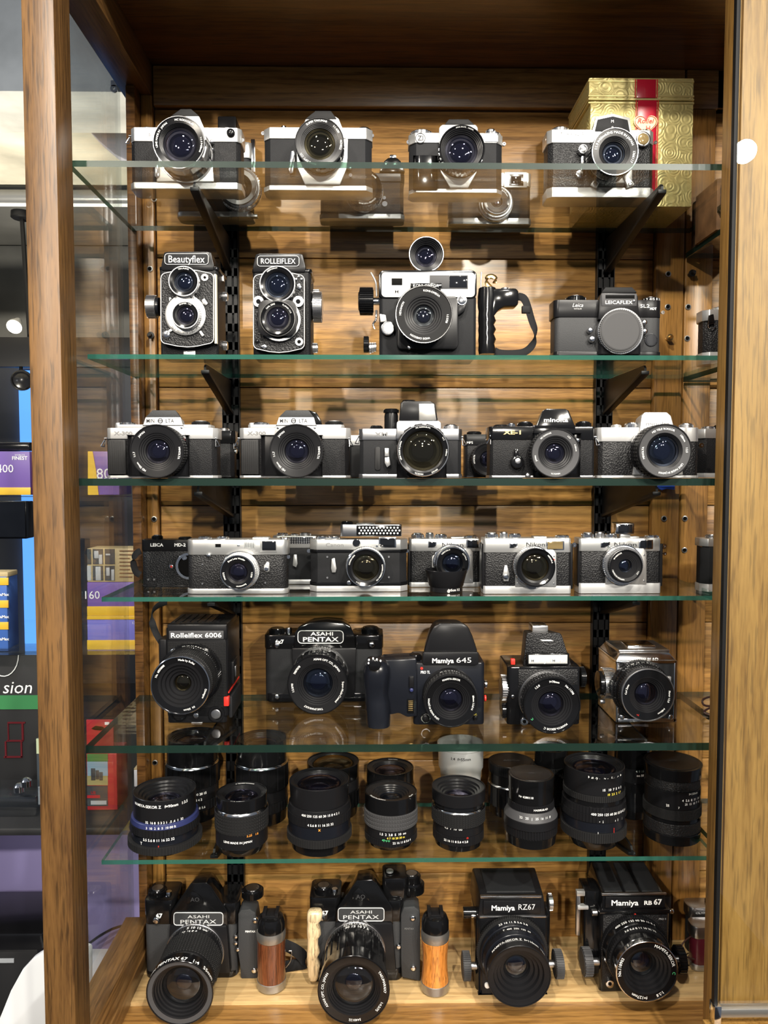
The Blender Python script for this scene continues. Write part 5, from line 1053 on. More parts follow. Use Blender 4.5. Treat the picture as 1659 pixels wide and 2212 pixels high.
standing('tall black lens with yellow scale numbers and an uncapped front', 1224, 1368, 1838, 1640, [('rear_mount', .14, .72, .80, GB, None), ('base_ring', .12, .99, .99, RB, K(90)), ('barrel', .13, .93, .94, 'blue_black', None), ('shutter_ring', .10, .97, .97, SB, K(60, 1, 1, .85)), ('aperture_ring', .09, .96, .95, SB, K(60, 1, 1, .85)), ('neck', .06, .9, .9, GB, None), ('focus_ring', .08, .93, .93, RB, K(90)), ('front_barrel', .28, .90, .91, SB, None)], .82, .64, 12,
         txt=[('LENS MADE IN JAPAN', -20)], marks=[('Mamiya   K/L   1:4   f=180', .955, .90, 10, 5.5), ('400 250 125 60 30 15 8 4 2 1', .505, .97, 16, 5.2), ('4 5.6 8 11 16 22 32', .415, .96, 18, 5.2), ('15   10  7  5  4  3', .80, .90, 22, 5), ('10  2.5  2  1.7', .74, .90, 26, 4.6, 'yellow_ink'), ('|', .30, .95, 22, 8, 'red'), ('|', .27, .95, -8, 5, 'white_ink')])
standing('tall black lens with two leathery bands and a flat front cap', 1411, 1536, 1830, 1642, [('base_ring', .13, .96, .98, GB, None), ('leather_band', .15, .96, .96, 'leather_coarse', None), ('waist', .06, .94, .94, GB, None), ('focus_ring', .13, .99, .99, RB, K(110, 1, 7)), ('scale_barrel', .24, .94, .95, SB, None), ('leather_band', .13, .93, .93, 'leather_coarse', None), ('cap_rim', .16, .96, 1.0, GB, None)], .7, .5, cap='oO',
         marks=[('f=150mm', .69, .95, 25, 4.5), ('4  5.6  8  11  16  22', .61, .95, 26, 5), ('25  15  10  7   5', .56, .95, 24, 4.4), ('25', .53, .95, -30, 5), ('7', .515, .95, -8, 4.4)])
standing('black lens with a chrome collar and fluted grip, behind the blue-ringed lens', 345, 464, 1782, 1586, [('rear_mount', .15, .9, .94, GB, None), ('aperture_ring', .12, .96, .96, SB, K(40)), ('scale_ring', .16, .95, .95, SB, None), ('focus_ring', .24, 1, 1, GB, K(22, 2, 1, .7)), ('chrome_band', .03, .98, .96, 'chrome', None), ('front_barrel', .30, .92, .93, GB, None)], .8, .6, 14, txt=[('ASAHI PENTAX 6X7', 0)],
         marks=[('oo 30 20 15', .37, .95, 26, 5), ('16 8 4 2', .30, .95, 22, 5), ('22 16 8 5.6', .20, .96, 24, 5)])
standing('black lens with a chrome collar and broad fluted grip, behind the grid-ringed lens', 499, 618, 1788, 1591, [('rear_mount', .15, .9, .94, GB, None), ('aperture_ring', .12, .96, .96, SB, K(40)), ('scale_ring', .15, .95, .95, SB, None), ('focus_ring', .28, 1, 1, GB, K(18, 2, 1, .75)), ('chrome_band', .03, .98, .96, 'chrome', None), ('front_barrel', .27, .92, .92, GB, None)], .8, .6, 14, txt=[('TAKUMAR/6X7  1:2.8/150', 0)])
standing('black lens with a wide pale front glass, behind the plain-hood lens', 658, 776, 1776, 1640, [('rear_mount', .2, .9, .94, GB, None), ('focus_ring', .3, 1, 1, GB, K(30, 2, 1, .7)), ('scale_ring', .2, .97, .97, SB, None), ('filter_ring', .3, .97, .98, GB, None)], .86, .78, 8, coat='coat_amber', txt=[('TAKUMAR/6X7', -20)], marks=[('5 8 11', .62, .97, 30, 5)])
standing('black lens with a thin chrome rim, behind the block-ribbed lens', 789, 898, 1776, 1653, [('rear_mount', .2, .9, .94, GB, None), ('focus_ring', .42, 1, 1, GB, K(30, 2, 1, .7)), ('chrome_band', .06, .99, .97, 'chrome', None), ('filter_ring', .32, .95, .96, GB, None)], .76, .62, 10, txt=[('Super-Multi-Coated', 20), ('TAKUMAR', 170)])
c = T('lens_hood', 'bright metal cylindrical lens hood behind the flared-hood lens', 'lens hood', 1000, 1775, z)
bm = bmesh.new(); bm_lathe(bm, 'Z', (0, 46), [(43, 0), (43, 70), (46, 100), (49, 106), (50, 150), (52, 152), (52, 158), (49, 158), (48, 106), (44, 98), (41, 70), (41, 0), (43, 0)], 48, False); hd = c.part('hood_shell', bm, 'bright_metal')
c.cyltext('1:4  f=55mm', (0, 46), 50, 138, -6, 6, 'dark_ink', hd)
standing('capped black lens with a thin chrome seam, behind the slim-waisted lens', 1060, 1163, 1771, 1641, [('rear_mount', .2, .9, .94, GB, None), ('focus_ring', .38, 1, 1, GB, K(16, 2.2, 1, .7)), ('chrome_band', .04, .98, .96, 'chrome', None), ('front_barrel', .2, .94, .94, GB, None), ('cap_rim', .18, .97, .97, SB, K(60, 1))], .7, .5, cap='AOCo')
standing('tall ribbed black lens between the capped lens and the yellow-scaled lens', 1160, 1234, 1770, 1612, [('rear_mount', .2, .95, .97, GB, None), ('focus_ring', .55, 1, 1, RB, K(46, 1.4, 14)), ('front_barrel', .25, .96, .97, GB, None)], .8, .6, 10)
standing('tall narrow black lens with white scale numbers, behind the yellow-scaled lens', 1338, 1416, 1772, 1605, [('rear_mount', .12, .9, .95, GB, None), ('barrel', .4, .97, .97, GB, None), ('scale_ring', .2, .98, .98, SB, None), ('front_barrel', .28, 1, 1, GB, None)], .8, .6, 10, marks=[('4 8 16 22 32', .70, .98, 18, 5), ('oo 50 20 10', .64, .98, 18, 4.6)])
c = T('small_camera', 'small black camera with a split ring at its side on the next-bay lens shelf', 'camera', 1600, 1805, Z2[6], Y=1.07)
slr_body(c, 1551, 1660, 1702, 1722, 1795, 46, top='satin', skin='leather_fine', base='satin', cham=8); c.dial('wind_knob', 1567, 1702, 9, 6, -22, 'gloss_black', 18)
c.ring('strap_ring', 1566, 1745, 10, 8.4, 3, 1.6, 'chrome'); c.eyelet(1568, 1734, -3, 'chrome', 4)
# ================================================================ cabinet floor: large medium format cameras
z = Z['f']
def p67(c, x0, x1, dx, dy, plate):
    f = lambda a: a+dx
    g = lambda b: b+dy
    c.plan('body', f(312), f(512), g(1976), None, 0, -78, 16, 'leather_grey', 2, True); c.plan('base_plate', f(313), f(511), g(2100), None, 1.5, -79, 16, 'gloss_black', 1.5, True)
    c.plan('shoulder', f(310), f(378), g(1946), g(1998), 2, -78, 14, 'gloss_black', 3, True); c.plan('shoulder', f(468), f(514), g(1952), g(1998), 2, -78, 12, 'gloss_black', 3, True)
    pr = c.poly('prism_housing', [(f(366), g(2006)), (f(370), g(1968)), (f(402), g(1922)), (f(412), g(1908)), (f(446), g(1906)), (f(456), g(1914)), (f(490), g(1966)), (f(492), g(2006))], 12, -60, 'gloss_black', 3, back=(0.8, 0.85, 0))
    c.poly('prism_crest', [(f(402), g(1952)), (f(405), g(1934)), (f(415), g(1926)), (f(426), g(1930)), (f(437), g(1942)), (f(440), g(1952))], 14.5, 10, 'gloss_black', 0.8, parent=pr); c.text('AO', f(421), g(1943), 9, 14.8, 'front_plate_grey', parent=pr)
    c.poly('mirror_box', [(f(366), g(2000)), (f(490), g(2000)), (f(498), g(2104)), (f(360), g(2104))], 16, -4, 'satin_black', 4)
    x0, x1, y0, y1 = plate
    np_ = c.poly('name_plate', rrect(x0, x1, y0, y1, 6), 14, 8, 'leather_grey', 0.5); n = [(a, b, 14.3) for a, b in rrect(x0+.5, x1-.5, y0+.5, y1-.5, 6)]; c.tube('plate_border', n+n[:1], 1.0, 'silver_ink', parent=np_, smooth=False)
    c.text('ASAHI', (x0+x1)/2, y0+9, 6.5, 14.2, 'silver_ink', w=46, parent=np_); c.text('PENTAX', (x0+x1)/2, y0+20, 8.5, 14.2, 'silver_ink', w=76, parent=np_)
    c.dial('shutter_dial', f(341), g(1946), 20, 12, -30, 'gloss_black', 36, cap='steel'); c.dial('shutter_button', f(365), g(1946), 7, 9, -22, 'chrome')
    c.text('67', f(344), g(1978), 9, 2.4, 'white_ink', w=14, bold=0.04); c.disc('strap_stud', f(337), g(1989), 7, 8, 0, 'chrome', dome=2)
def handle(c, x0, x1, y0, yb, matw, waist=0.0):
    W = (x1-x0)/2; x, zt = c.at((x0+x1)/2, y0+8, 30); cc = (x, -30); H = zt
    zz = lambda f: H*f
    parts = [('end_cap', [(0, 1), (W*.9, 1), (W, 4), (W, zz(.12)), (W*.96, zz(.125)), (0, zz(.125))], 'brushed'),
             ('wood_sleeve', [(W*.93, zz(.12))]+[(W*(.97-waist*math.sin(math.pi*k/10)), zz(.125+.525*k/10)) for k in range(11)]+[(W*.9, zz(.655))], matw),
             ('steel_collar', [(W*.9, zz(.65)), (W*.97, zz(.66)), (W*1.0, zz(.70)), (W*1.0, zz(.74)), (W*.96, zz(.78)), (W*.9, zz(.78))], 'brushed'),
             ('top_cap', [(W*.92, zz(.78)), (W*.96, zz(.79)), (W*.96, zz(.88)), (W*.82, zz(.95)), (W*.6, zz(.97)), (0, zz(.97))], 'gloss_black')]
    for nm, pf, mt in parts:
        bm = bmesh.new(); bm_lathe(bm, 'Z', cc, pf, 40, False); q = c.part(nm, bm, mt)
    bm = bmesh.new(); bm_box(bm, x-W*.55, x+W*.55, -cc[1]*0-30-W*.5, -30+W*.5, H*.965, H*1.0, 1); bm_box(bm, x-W*.55, x-W*.3, -30-W*.5, -30+W*.5, H*.99, H*1.03, .6); bm_box(bm, x+W*.3, x+W*.55, -30-W*.5, -30+W*.5, H*.99, H*1.03, .6); c.part('accessory_shoe', bm, 'satin_black', q)
c = T('medium_format_camera', 'black reflex with a walnut side handle and a long ribbed lens, nearest the side glass', 'camera', 412, 2112, z)
p67(c, 0, 0, 0, 0, (375, 482, 1971, 1999))
c.lens(388, 2146, 12, [('mount_ring', 10, 62, 62, 'steel', None), ('aperture_ring', 22, 60, 60, SB, (60, 1.4)), ('focus_ring', 62, 62, 62, RB, (64, 1.6, 12)), ('barrel', 14, 61, 64, SB, None), ('filter_ring', 28, 65, 66, GB, None)], 55, 40, 26, 'coat_clear', [], 'front_plate_grey', inner=.4)
c.barreltext('smc PENTAX 67   1:4   55mm', c.c, 65.5, 140, 4, 8.5, 'white_ink', c.lens_root, 0.015); c.barreltext('5 10 15 oo', c.c, 60, 30, 8, 7, 'white_ink', c.lens_root); c.barreltext('22 16 8 4', c.c, 60, 42, -6, 6, 'white_ink', c.lens_root)
for i, (x, y) in enumerate(((509, 2024), (509, 2038), (513, 2052))): c.disc('button', x, y, 4, 8, 0, 'chrome', dome=1)
c.poly('grip_plate', [(514, 1975), (520, 1966), (540, 1964), (552, 1972), (556, 2000), (556, 2130), (520, 2118), (518, 2085), (514, 2060)], 6, -40, 'leather_grey', 3); c.text('PENTAX', 541, 2012, 4, 6.3, 'white_ink', w=22, bold=0.03)
c.dial('rewind_dial', 546, 1952, 24, 16, -34, GB, 44, cap='steel'); c.disc('grip_stud', 551, 1989, 6, 9, 4, 'chrome', dome=2); c.disc('grip_stud', 549, 2097, 6, 9, 4, 'chrome', dome=2)
handle(c, 555, 616, 1962, 2162, 'walnut')
c.tube('strap', [(612, 2040, -10), (634, 2050, -12), (654, 2066, -20), (656, 2085, -24), (640, 2102, -20), (612, 2108, -12)], 2.4, 'strap', flat=5); c.tube('strap_buckle', [(617, 2090, 2), (627, 2076, 2), (630, 2056, 0), (624, 2054, 0)], 1.4, 'steel')
c = T('medium_format_camera', 'black reflex with an amber wooden side handle and a pale carved finger grip', 'camera', 775, 2118, z)
p67(c, 0, 0, 358, -6, (730, 830, 1961, 1990))
c.lens(764, 2140, 12, [('mount_ring', 12, 64, 64, 'steel', None), ('aperture_ring', 20, 61, 61, GB, (60, 1.4)), ('focus_ring', 62, 64, 64, GB, (22, 2.6, 1, 0.7)), ('chrome_band', 4, 66, 67, 'chrome', None), ('filter_ring', 36, 68, 71, GB, None)], 54, 42, 18, 'coat_clear', [('TAKUMAR/6X7', 75), ('1:4.5/75', 125), ('5440132', 178), ('ASAHI OPT. CO., JAPAN', 270)], GB, inner=.4, th=7)
c.barreltext('30 15 10 7 5', c.c, 61, 34, 4, 7, 'white_ink', c.lens_root); c.barreltext('22 16 11 8 4.5', c.c, 61, 24, 0, 6, 'white_ink', c.lens_root)
c.blob('finger_grip', [(1965, 668, 694, .7), (1970, 664, 697), (1984, 663, 696), (1992, 664, 689, .8), (2004, 663, 692), (2016, 663, 694), (2026, 664, 688, .8), (2040, 664, 687, .85), (2054, 663, 692), (2066, 663, 686, .8), (2082, 664, 692), (2100, 665, 690), (2112, 667, 687, .8), (2117, 670, 684, .5)], 14, 13, 'maple')
c.poly('grip_plate', [(866, 1975), (872, 1960), (895, 1958), (907, 1968), (908, 2000), (908, 2128), (868, 2112), (866, 2080)], 6, -44, 'leather_grey', 3); c.disc('grip_stud', 892, 1984, 6, 9, 4, 'chrome', dome=2); c.disc('grip_stud', 893, 2092, 6, 9, 4, 'chrome', dome=2); c.text('PENTAX', 884, 2006, 4, 6.3, 'grey_ink', w=20); c.disc('release_button', 861, 2046, 5, 8, 0, 'chrome', dome=1)
c.plan('finder_housing', 826, 880, 1898, 1945, -6, -70, 10, GB, 4, True); c.dial('finder_button', 842, 1898, 8, 3, -30, 'silver'); c.dial('rewind_dial', 891, 1942, 26, 22, -34, GB, 44); c.dial('shutter_dial', 889, 1922, 20, 18, -34, GB, 36, cap='steel')
handle(c, 910, 970, 1960, 2156, 'teak', 0.10)
def m67(c, x0, x1, ytop, yplate, yframe, ybase):
    c.plan('body', x0, x1, yframe, None, 0, -150, 6, 'gloss_black', 3)
    c.plan('magazine', x0+4, x1-4, yframe-8, None, -150, -210, 10, 'satin_black', 4)
c = T('medium_format_camera', 'glossy black bellows camera with round focus knobs on both sides and an outlined model number', 'camera', 1112, 2142, z)
c.plan('body', 1028, 1188, 1984, None, 0, -95, 8, GB, 4); c.plan('lower_front', 1034, 1182, 2060, None, 8, -2, 8, 'blue_black', 4)
c.plan('back_magazine', 1026, 1190, 1960, None, -95, -120, 8, SB, 4)
x0, zf = c.at(1036, 1936, 0); x1, zb_ = c.at(1176, 1984, 0)
bm = bmesh.new(); bm_loft(bm, [[(x0-4, 0, zb_-1), (x1+4, 0, zb_-1), (x1+8, 112, zb_-1), (x0-8, 112, zb_-1)], [(x0+2, 2, zf), (x1-2, 2, zf), (x1+2, 108, zf+6), (x0-2, 108, zf+6)]], 4); hd = c.part('finder_hood', bm, SB)
bm = bmesh.new(); bm_loft(bm, [[(x0+16, 12, zf), (x1-16, 12, zf), (x1-14, 100, zf+6), (x0+14, 100, zf+6)], [(x0+18, 14, zf+3), (x1-18, 14, zf+3), (x1-16, 98, zf+9), (x0+16, 98, zf+9)]], 1); c.part('hood_lid', bm, 'leather_fine', hd)
c.box('chrome_lip', 1038, 1936, 1170, 1941, 3, -4, 'steel', 1); np_ = c.box('name_plate', 1044, 1946, 1168, 1976, 3.5, -2, 'satin_black', 2); c.text('Mamiya', 1087, 1961, 11, 3.8, 'white_ink', w=50, bold=0.02, parent=np_); c.text('RZ67', 1138, 1959, 12, 3.8, 'silver_ink', w=36, parent=np_); c.box('chrome_lip', 1036, 1980, 1180, 1984, 2, -2, 'steel', 1)
for xa, xb, yy, r in ((999, 1015, 2086, 29), (1197, 1214, 2082, 29)):
    k = c.sidedisc('focus_knob', xa, xb, yy, r, -12, 'rubber_grey', 40)
c.sidedisc('knob_shaft', 1014, 1034, 2086, 8, -12, 'steel'); c.sidedisc('knob_shaft', 1184, 1198, 2082, 8, -12, 'steel'); c.sidedisc('strap_lug', 1000, 1030, 1971, 12, -30, GB); c.sidedisc('lug_pin', 1018, 1028, 1978, 5, -20, 'chrome'); c.sidedisc('side_dial', 1184, 1192, 1948, 18, -30, 'steel', 20); c.disc('red_mark', 1111, 1990, 2, 4, 0, 'red')
c.disc('sync_socket', 1053, 2130, 6, 12, 6, 'white_ink', dome=1)
c.lens(1122, 2110, 8, [('mount_ring', 10, 76, 76, RB, (100, 1.2)), ('shutter_ring', 18, 70, 70, 'blue_black', None), ('aperture_ring', 12, 67, 67, SB, (70, 1.0)), ('focus_ring', 14, 68, 67, 'blue_black', None), ('barrel', 14, 62, 63, SB, None), ('hood_rim', 20, 63, 65, SB, None)], 58, 26, 34, 'coat_clear', [], SB, inner=.7)
c.barreltext('22 16 11 8 5.6 3.8', c.c, 70, 24, 0, 6, 'white_ink', c.lens_root); c.barreltext('MAMIYA-SEKOR Z  f=110mm  1:2.8', c.c, 63, 72, 4, 6, 'white_ink', c.lens_root); c.barreltext('T  400  250  125  60', c.c, 67, 42, 4, 5, 'white_ink', c.lens_root); c.barreltext('I', c.c, 70, 14, 4, 5, 'red', c.lens_root)
c = T('medium_format_camera', 'black leather-covered box camera with a silver-rimmed lens and steel side lever', 'camera', 1374, 2142, z)
c.plan('body', 1296, 1446, 1972, None, 0, -95, 5, GB, 3); c.box('front_skin', 1302, 1978, 1440, 2128, 2, -2, 'leather_coarse', 1); c.box('front_rail', 1296, 1966, 1448, 1975, 3, -90, GB, 1.5)
c.plan('back_magazine', 1290, 1452, 1940, None, -95, -118, 8, SB, 4)
x0, zf = c.at(1303, 1934, 0); x1, zb_ = c.at(1436, 1972, 0)
bm = bmesh.new(); bm_loft(bm, [[(x0-5, 0, zb_-1), (x1+5, 0, zb_-1), (x1+8, 112, zb_-1), (x0-8, 112, zb_-1)], [(x0, 2, zf), (x1, 2, zf), (x1-8, 108, zf+18), (x0+4, 108, zf+18)]], 3); hd = c.part('finder_hood', bm, GB)
S_ = lambda t: zf+18*(t-2)/106
for a, b in ((x0+4, x0+46), (x0+50, x1-52), (x1-48, x1-6)):
    bm = bmesh.new(); bm_loft(bm, [[(a, 8, S_(8)-1), (b, 8, S_(8)-1), (b-2, 102, S_(102)-1), (a+2, 102, S_(102)-1)], [(a+2, 10, S_(10)+3), (b-2, 10, S_(10)+3), (b-4, 100, S_(100)+3), (a+4, 100, S_(100)+3)]], 1); c.part('hood_leaf', bm, 'leather_fine', hd)
c.box('chrome_lip', 1300, 1930, 1440, 1935, 3, -3, 'steel', 1); np_ = c.box('name_plate', 1308, 1938, 1437, 1962, 3.5, -2, SB, 2); c.text('Mamiya', 1350, 1950, 11.5, 3.8, 'white_ink', w=58, bold=0.02, parent=np_); c.text('RB', 1400, 1950, 8.5, 3.8, 'white_ink', w=17, bold=0.03, parent=np_); c.text('67', 1421, 1948, 11.5, 3.8, 'white_ink', w=18, bold=0.03, parent=np_); c.text('PRO S', 1431, 1985, 4, 2.2, 'silver_ink')
c.box('side_lever', 1248, 1958, 1272, 1966, -20, -34, 'silver', 2); c.box('lever_arm', 1245, 1930, 1254, 2022, -24, -34, 'steel', 2); c.box('lever_bracket', 1246, 1926, 1264, 1936, -22, -34, 'satin', 1); c.plan('side_rail', 1262, 1298, 1925, 2105, -24, -80, 4, GB, 3); c.sidedisc('pivot', 1278, 1290, 1971, 7, -16, 'steel')
k = c.sidedisc('focus_knob', 1258, 1276, 2077, 29, -12, 'rubber_grey', 24); c.sidedisc('knob_trim', 1270, 1276, 2077, 28, -12, 'chrome', 24); c.sidedisc('knob_shaft', 1275, 1298, 2077, 8, -12, 'steel'); c.sidedisc('focus_knob', 1460, 1476, 2072, 28, -12, GB, 24); c.sidedisc('knob_shaft', 1444, 1462, 2072, 8, -12, 'steel')
c.disc('red_mark', 1373, 1977, 2, 5, 0, 'red'); k = c.disc('sync_socket', 1318, 2126, 9, 8, 0, 'chrome', dome=0.5); c.disc('socket_bore', 1318, 2126, 4, 9.5, 7, 'void', parent=k)
c.sidedisc('strap_stud', 1446, 1454, 1968, 5, -10, 'chrome')
c.lens(1398, 2100, 3, [('mount_ring', 12, 72, 72, SB, (90, 1.2)), ('shutter_ring', 20, 70, 69, GB, None), ('aperture_ring', 14, 66, 66, SB, (70, 1.2)), ('barrel', 22, 62, 62, GB, None), ('filter_ring', 16, 62, 64, 'chrome', None)], 50, 27, 30, 'coat_clear', [('MAMIYA-SEKOR', 48), ('C', 95, 'green_ink'), ('1:3.8', 150), ('f=127mm', 195), ('No.118903', 280)], GB, inner=.65, th=9)
c.barreltext('400 250 125 60 30 15 8 4', c.c, 70, 24, -4, 6, 'white_ink', c.lens_root); c.barreltext('3.8 5.6 8 11 16 22 32', c.c, 66, 44, 0, 5.5, 'white_ink', c.lens_root); c.barreltext('v', c.c, 70, 13, -8, 6, 'red', c.lens_root)
def compact(c, x0, yt, yl, skin, knob):
    c.plan('body', x0+2, x0+150, yl-1, None, -1, -38, 14, skin, 1.5, True); c.plan('top_plate', x0, x0+152, yt, yl, 0, -40, 14, 'steel', 2, True); c.plan('base_plate', x0, x0+152, 2086, None, 0, -40, 14, 'brushed', 2, True) if yt > 1980 else None
    c.dial('release_knob', knob, yt, 5, 9, -20, GB)
c = T('compact_camera', 'chrome-topped compact camera standing behind the burgundy compact', 'camera', 1560, 2075, z, Y=1.186)
compact(c, 1488, 1961, 1985, 'leather_fine', 1527); c.text('OLYMPUS-PEN', 1530, 1972, 4.5, 0.3, 'silver_ink', w=54)
c = T('compact_camera', 'burgundy leather compact camera with a satin steel top, half behind the oak post', 'camera', 1568, 2099, z)
compact(c, 1497, 2004, 2030, 'burgundy', 1553); c.text('OLYMPUS TRIP', 1547, 2017, 5, 0.3, 'dark_ink', w=42)
d = c.ring('front_screw_ring', 1552, 2078, 5, 3, 1, -2, 'brushed'); c.lens(1592, 2058, -1, [('mount_ring', 8, 30, 30, 'chrome', None), ('filter_ring', 8, 28, 28, GB, None)], 22, 12, 6, 'coat_clear')
c.tube('strap', [(1497, 2020, -20), (1478, 2034, -10), (1470, 2052, 0), (1482, 2066, 6), (1500, 2072, 2)], 1.6, 'brown_strap')
# bay beside, upper shelves
c = T('carton', 'brown cardboard carton lying on its side in the next bay at the top', 'carton', 1568, 520, Z2[1], Y=1.10)
M('cardboard', (0.24, 0.12, 0.05), 0.7, var=40); M('dark_card', (0.05, 0.025, 0.015), 0.6)
c.box('carton_box', 1548, 385, 1690, None, 0, -110, 'cardboard', 1.5); c.box('carton_label', 1556, 400, 1640, 470, 1, -1, 'dark_card', 0.4)
c = T('carton', 'narrow dark rounded box wedged behind the cardboard carton', 'carton', 1538, 540, Z2[1], Y=1.16)
c.plan('box_shell', 1516, 1546, 420, None, 0, -60, 10, 'dark_card', 3, True)
c = T('reflex_camera', 'lone chrome camera with a black strap clip in the next bay', 'camera', 1570, 770, Z2[2], Y=1.07)
slr_body(c, 1521, 1660, 668, 692, 760, 52, top='satin', skin='leather_coarse', base='silver', cham=12)
c.dial('rewind_knob', 1556, 668, 20, 8, -26, 'satin', 30, cap='chrome'); c.text('AE', 1572, 680, 9, 0.3, 'dark_ink', shear=0.3); c.poly('strap_clip', [(1533, 680), (1542, 678), (1545, 700), (1530, 702)], 4, -4, GB, 1.5); c.ring('strap_ring', 1538, 704, 8, 6.5, 4, 2, 'chrome')

# ================================================================ the shop seen past the cabinet
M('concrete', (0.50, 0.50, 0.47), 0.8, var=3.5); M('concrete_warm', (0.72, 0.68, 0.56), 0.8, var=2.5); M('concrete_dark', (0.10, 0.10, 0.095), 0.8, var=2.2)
M('wall_grey', (0.16, 0.17, 0.20), 0.7); M('shop_floor', (0.07, 0.07, 0.075), 0.5, var=3); M('lilac', (0.30, 0.26, 0.52), 0.5); M('purple', (0.17, 0.10, 0.36), 0.4); M('violet_blue', (0.17, 0.17, 0.56), 0.4)
M('box_yellow', (0.72, 0.45, 0.04), 0.4); M('box_blue', (0.05, 0.13, 0.42), 0.4); M('plum', (0.06, 0.012, 0.05), 0.4); M('tv_black', (0.006, 0.006, 0.007), 0.2); M('lamp_on', (1.0, 0.90, 0.72), 0.4, emit=14); M('tube_on', (1.0, 0.98, 0.92), 0.4, emit=0.55)
M('blue_light', (0.12, 0.38, 1.0), 0.4, emit=1.0); M('white_plastic', (0.78, 0.79, 0.80), 0.35); M('bag_black', (0.012, 0.012, 0.013), 0.6); M('bag_green', (0.04, 0.20, 0.07), 0.5); M('led_red', (0.10, 0.008, 0.012), 0.4); M('card_red', (0.42, 0.02, 0.03), 0.4); M('photo_sky', (0.25, 0.38, 0.48), 0.4); M('photo_field', (0.34, 0.30, 0.13), 0.5); M('photo_green', (0.08, 0.22, 0.06), 0.5); M('photo_dark', (0.04, 0.05, 0.06), 0.5); M('photo_grey', (0.42, 0.44, 0.46), 0.5); M('rough_grey', (0.24, 0.24, 0.28), 0.8, bump=('noise', 300, .3, .001)); M('duct', (0.26, 0.265, 0.27), 0.35, 0.4); M('tan_card', (0.48, 0.38, 0.20), 0.5); M('green_pale', (0.45, 0.52, 0.34), 0.5); thin_glass('clear_plastic', (0.86, 0.88, 0.9), 0.08)
sbox('floor', -4.2, 1.2, -3.0, 5.3, -1.50, -1.452, 'shop_floor', 0, kind='structure')
YC = atZ(150, 405, 1.36).y; ZS = atY(150, 447, YC).z
sbox('ceiling', -4.2, 1.2, 2.2, 5.4, 1.36, 1.42, 'concrete_warm', 0, kind='structure')
sbox('wall_back', -4.2, 1.2, 5.2, 5.3, -1.45, 1.36, 'wall_grey', 0, kind='structure')
sbox('wall_left', -4.3, -4.2, 0.0, 5.3, -1.45, 1.42, 'wall_grey', 0, kind='structure')
sbox('trim_1', -4.2, 0.4, 2.18, 2.45, atY(150, 200, 2.18).z, 1.42, 'concrete', 0.02, kind='structure')
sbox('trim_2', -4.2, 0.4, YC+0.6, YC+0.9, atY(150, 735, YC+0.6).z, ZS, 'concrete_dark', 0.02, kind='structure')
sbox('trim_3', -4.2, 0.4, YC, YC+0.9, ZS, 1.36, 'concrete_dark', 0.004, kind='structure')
ZC = atY(100, 1742, 1.6).z
def rect(name, x0, y0, x1, y1, Y, dep, mat, bev=0.002, parent=None, zb=None):
    a, b = atY(x0, y0, Y), atY(x1, y1, Y)
    if zb is not None: b.z = zb
    bm = bmesh.new(); bm_box(bm, a.x, b.x, Y, Y+dep, b.z+EYE, a.z+EYE, bev); return link(name, bm, mat, parent)
def thing_at(name, label, cat, px, py, Y):
    p = atY(px, py, Y); o = empty(name, (p.x, p.y, p.z+EYE)); tag(o, label, cat); return o
def child(root, o):
    o.parent = root; o.matrix_parent_inverse = Matrix.Translation(-root.location); return o
def sub(o, q): q.parent = o; return q
def rtext(st, px, py, h, Y, mat, parent_obj, bold=0.0, shear=0.0):
    p = atY(px, py, Y); s = p.dot(FW)/F*h
    return sub(parent_obj, link('lettering', bm_text(lambda u, v: (p.x+u*s, Y-0.0008, p.z+EYE+v*s), st, bold, shear), mat))
p = atY(150, 424, YC-.035); bm = bmesh.new(); bm_lathe(bm, 'X', (YC-.031, p.z+EYE), [(0.030, -4.2), (0.030, 0.4)], 20); tag(link('ceiling_duct', bm, 'duct'), 'grey round pipe running under the concrete ceiling', 'pipe')
p = atY(150, 441, YC-.02); bm = bmesh.new(); bm_box(bm, -4.2, 0.4, YC-.02, YC-.0005, p.z+EYE-0.006, p.z+EYE+0.006, 0.002); tag(link('strip_light', bm, 'tube_on'), 'thin white strip light below the ceiling pipe', 'light')
o = rect('lit_panel', 39, 800, 150, 1390, 5.168, 0.031, 'blue_light'); tag(o, 'bright blue glowing panel on the far shop wall', 'light panel')
YR = atZ(47, 458, ZS).y
rt = thing_at('track_rail', 'black lighting track hung on a thin rod from the ceiling', 'lighting track', 60, 790, YR)
child(rt, rect('track', -400, 727, 330, 792, YR-.03, 0.06, 'iron'))
YR = atZ(47, 458, ZS).y; a, b = atY(47, 470, YR), atY(64, 728, YR); a.z = ZS-0.034
bm = bmesh.new(); bm_tube(bm, [(a.x, YR, a.z+EYE+.02), (b.x, YR, b.z+EYE)], 0.011); child(rt, link('rod', bm, 'iron'))
bm = bmesh.new(); bm_lathe(bm, 'Z', (a.x, YR), [(0, a.z+EYE), (0.042, a.z+EYE), (0.050, a.z+EYE+.006), (0.048, a.z+EYE+.034), (0, a.z+EYE+.034)], 28); child(rt, link('ceiling_rose', bm, 'iron'))
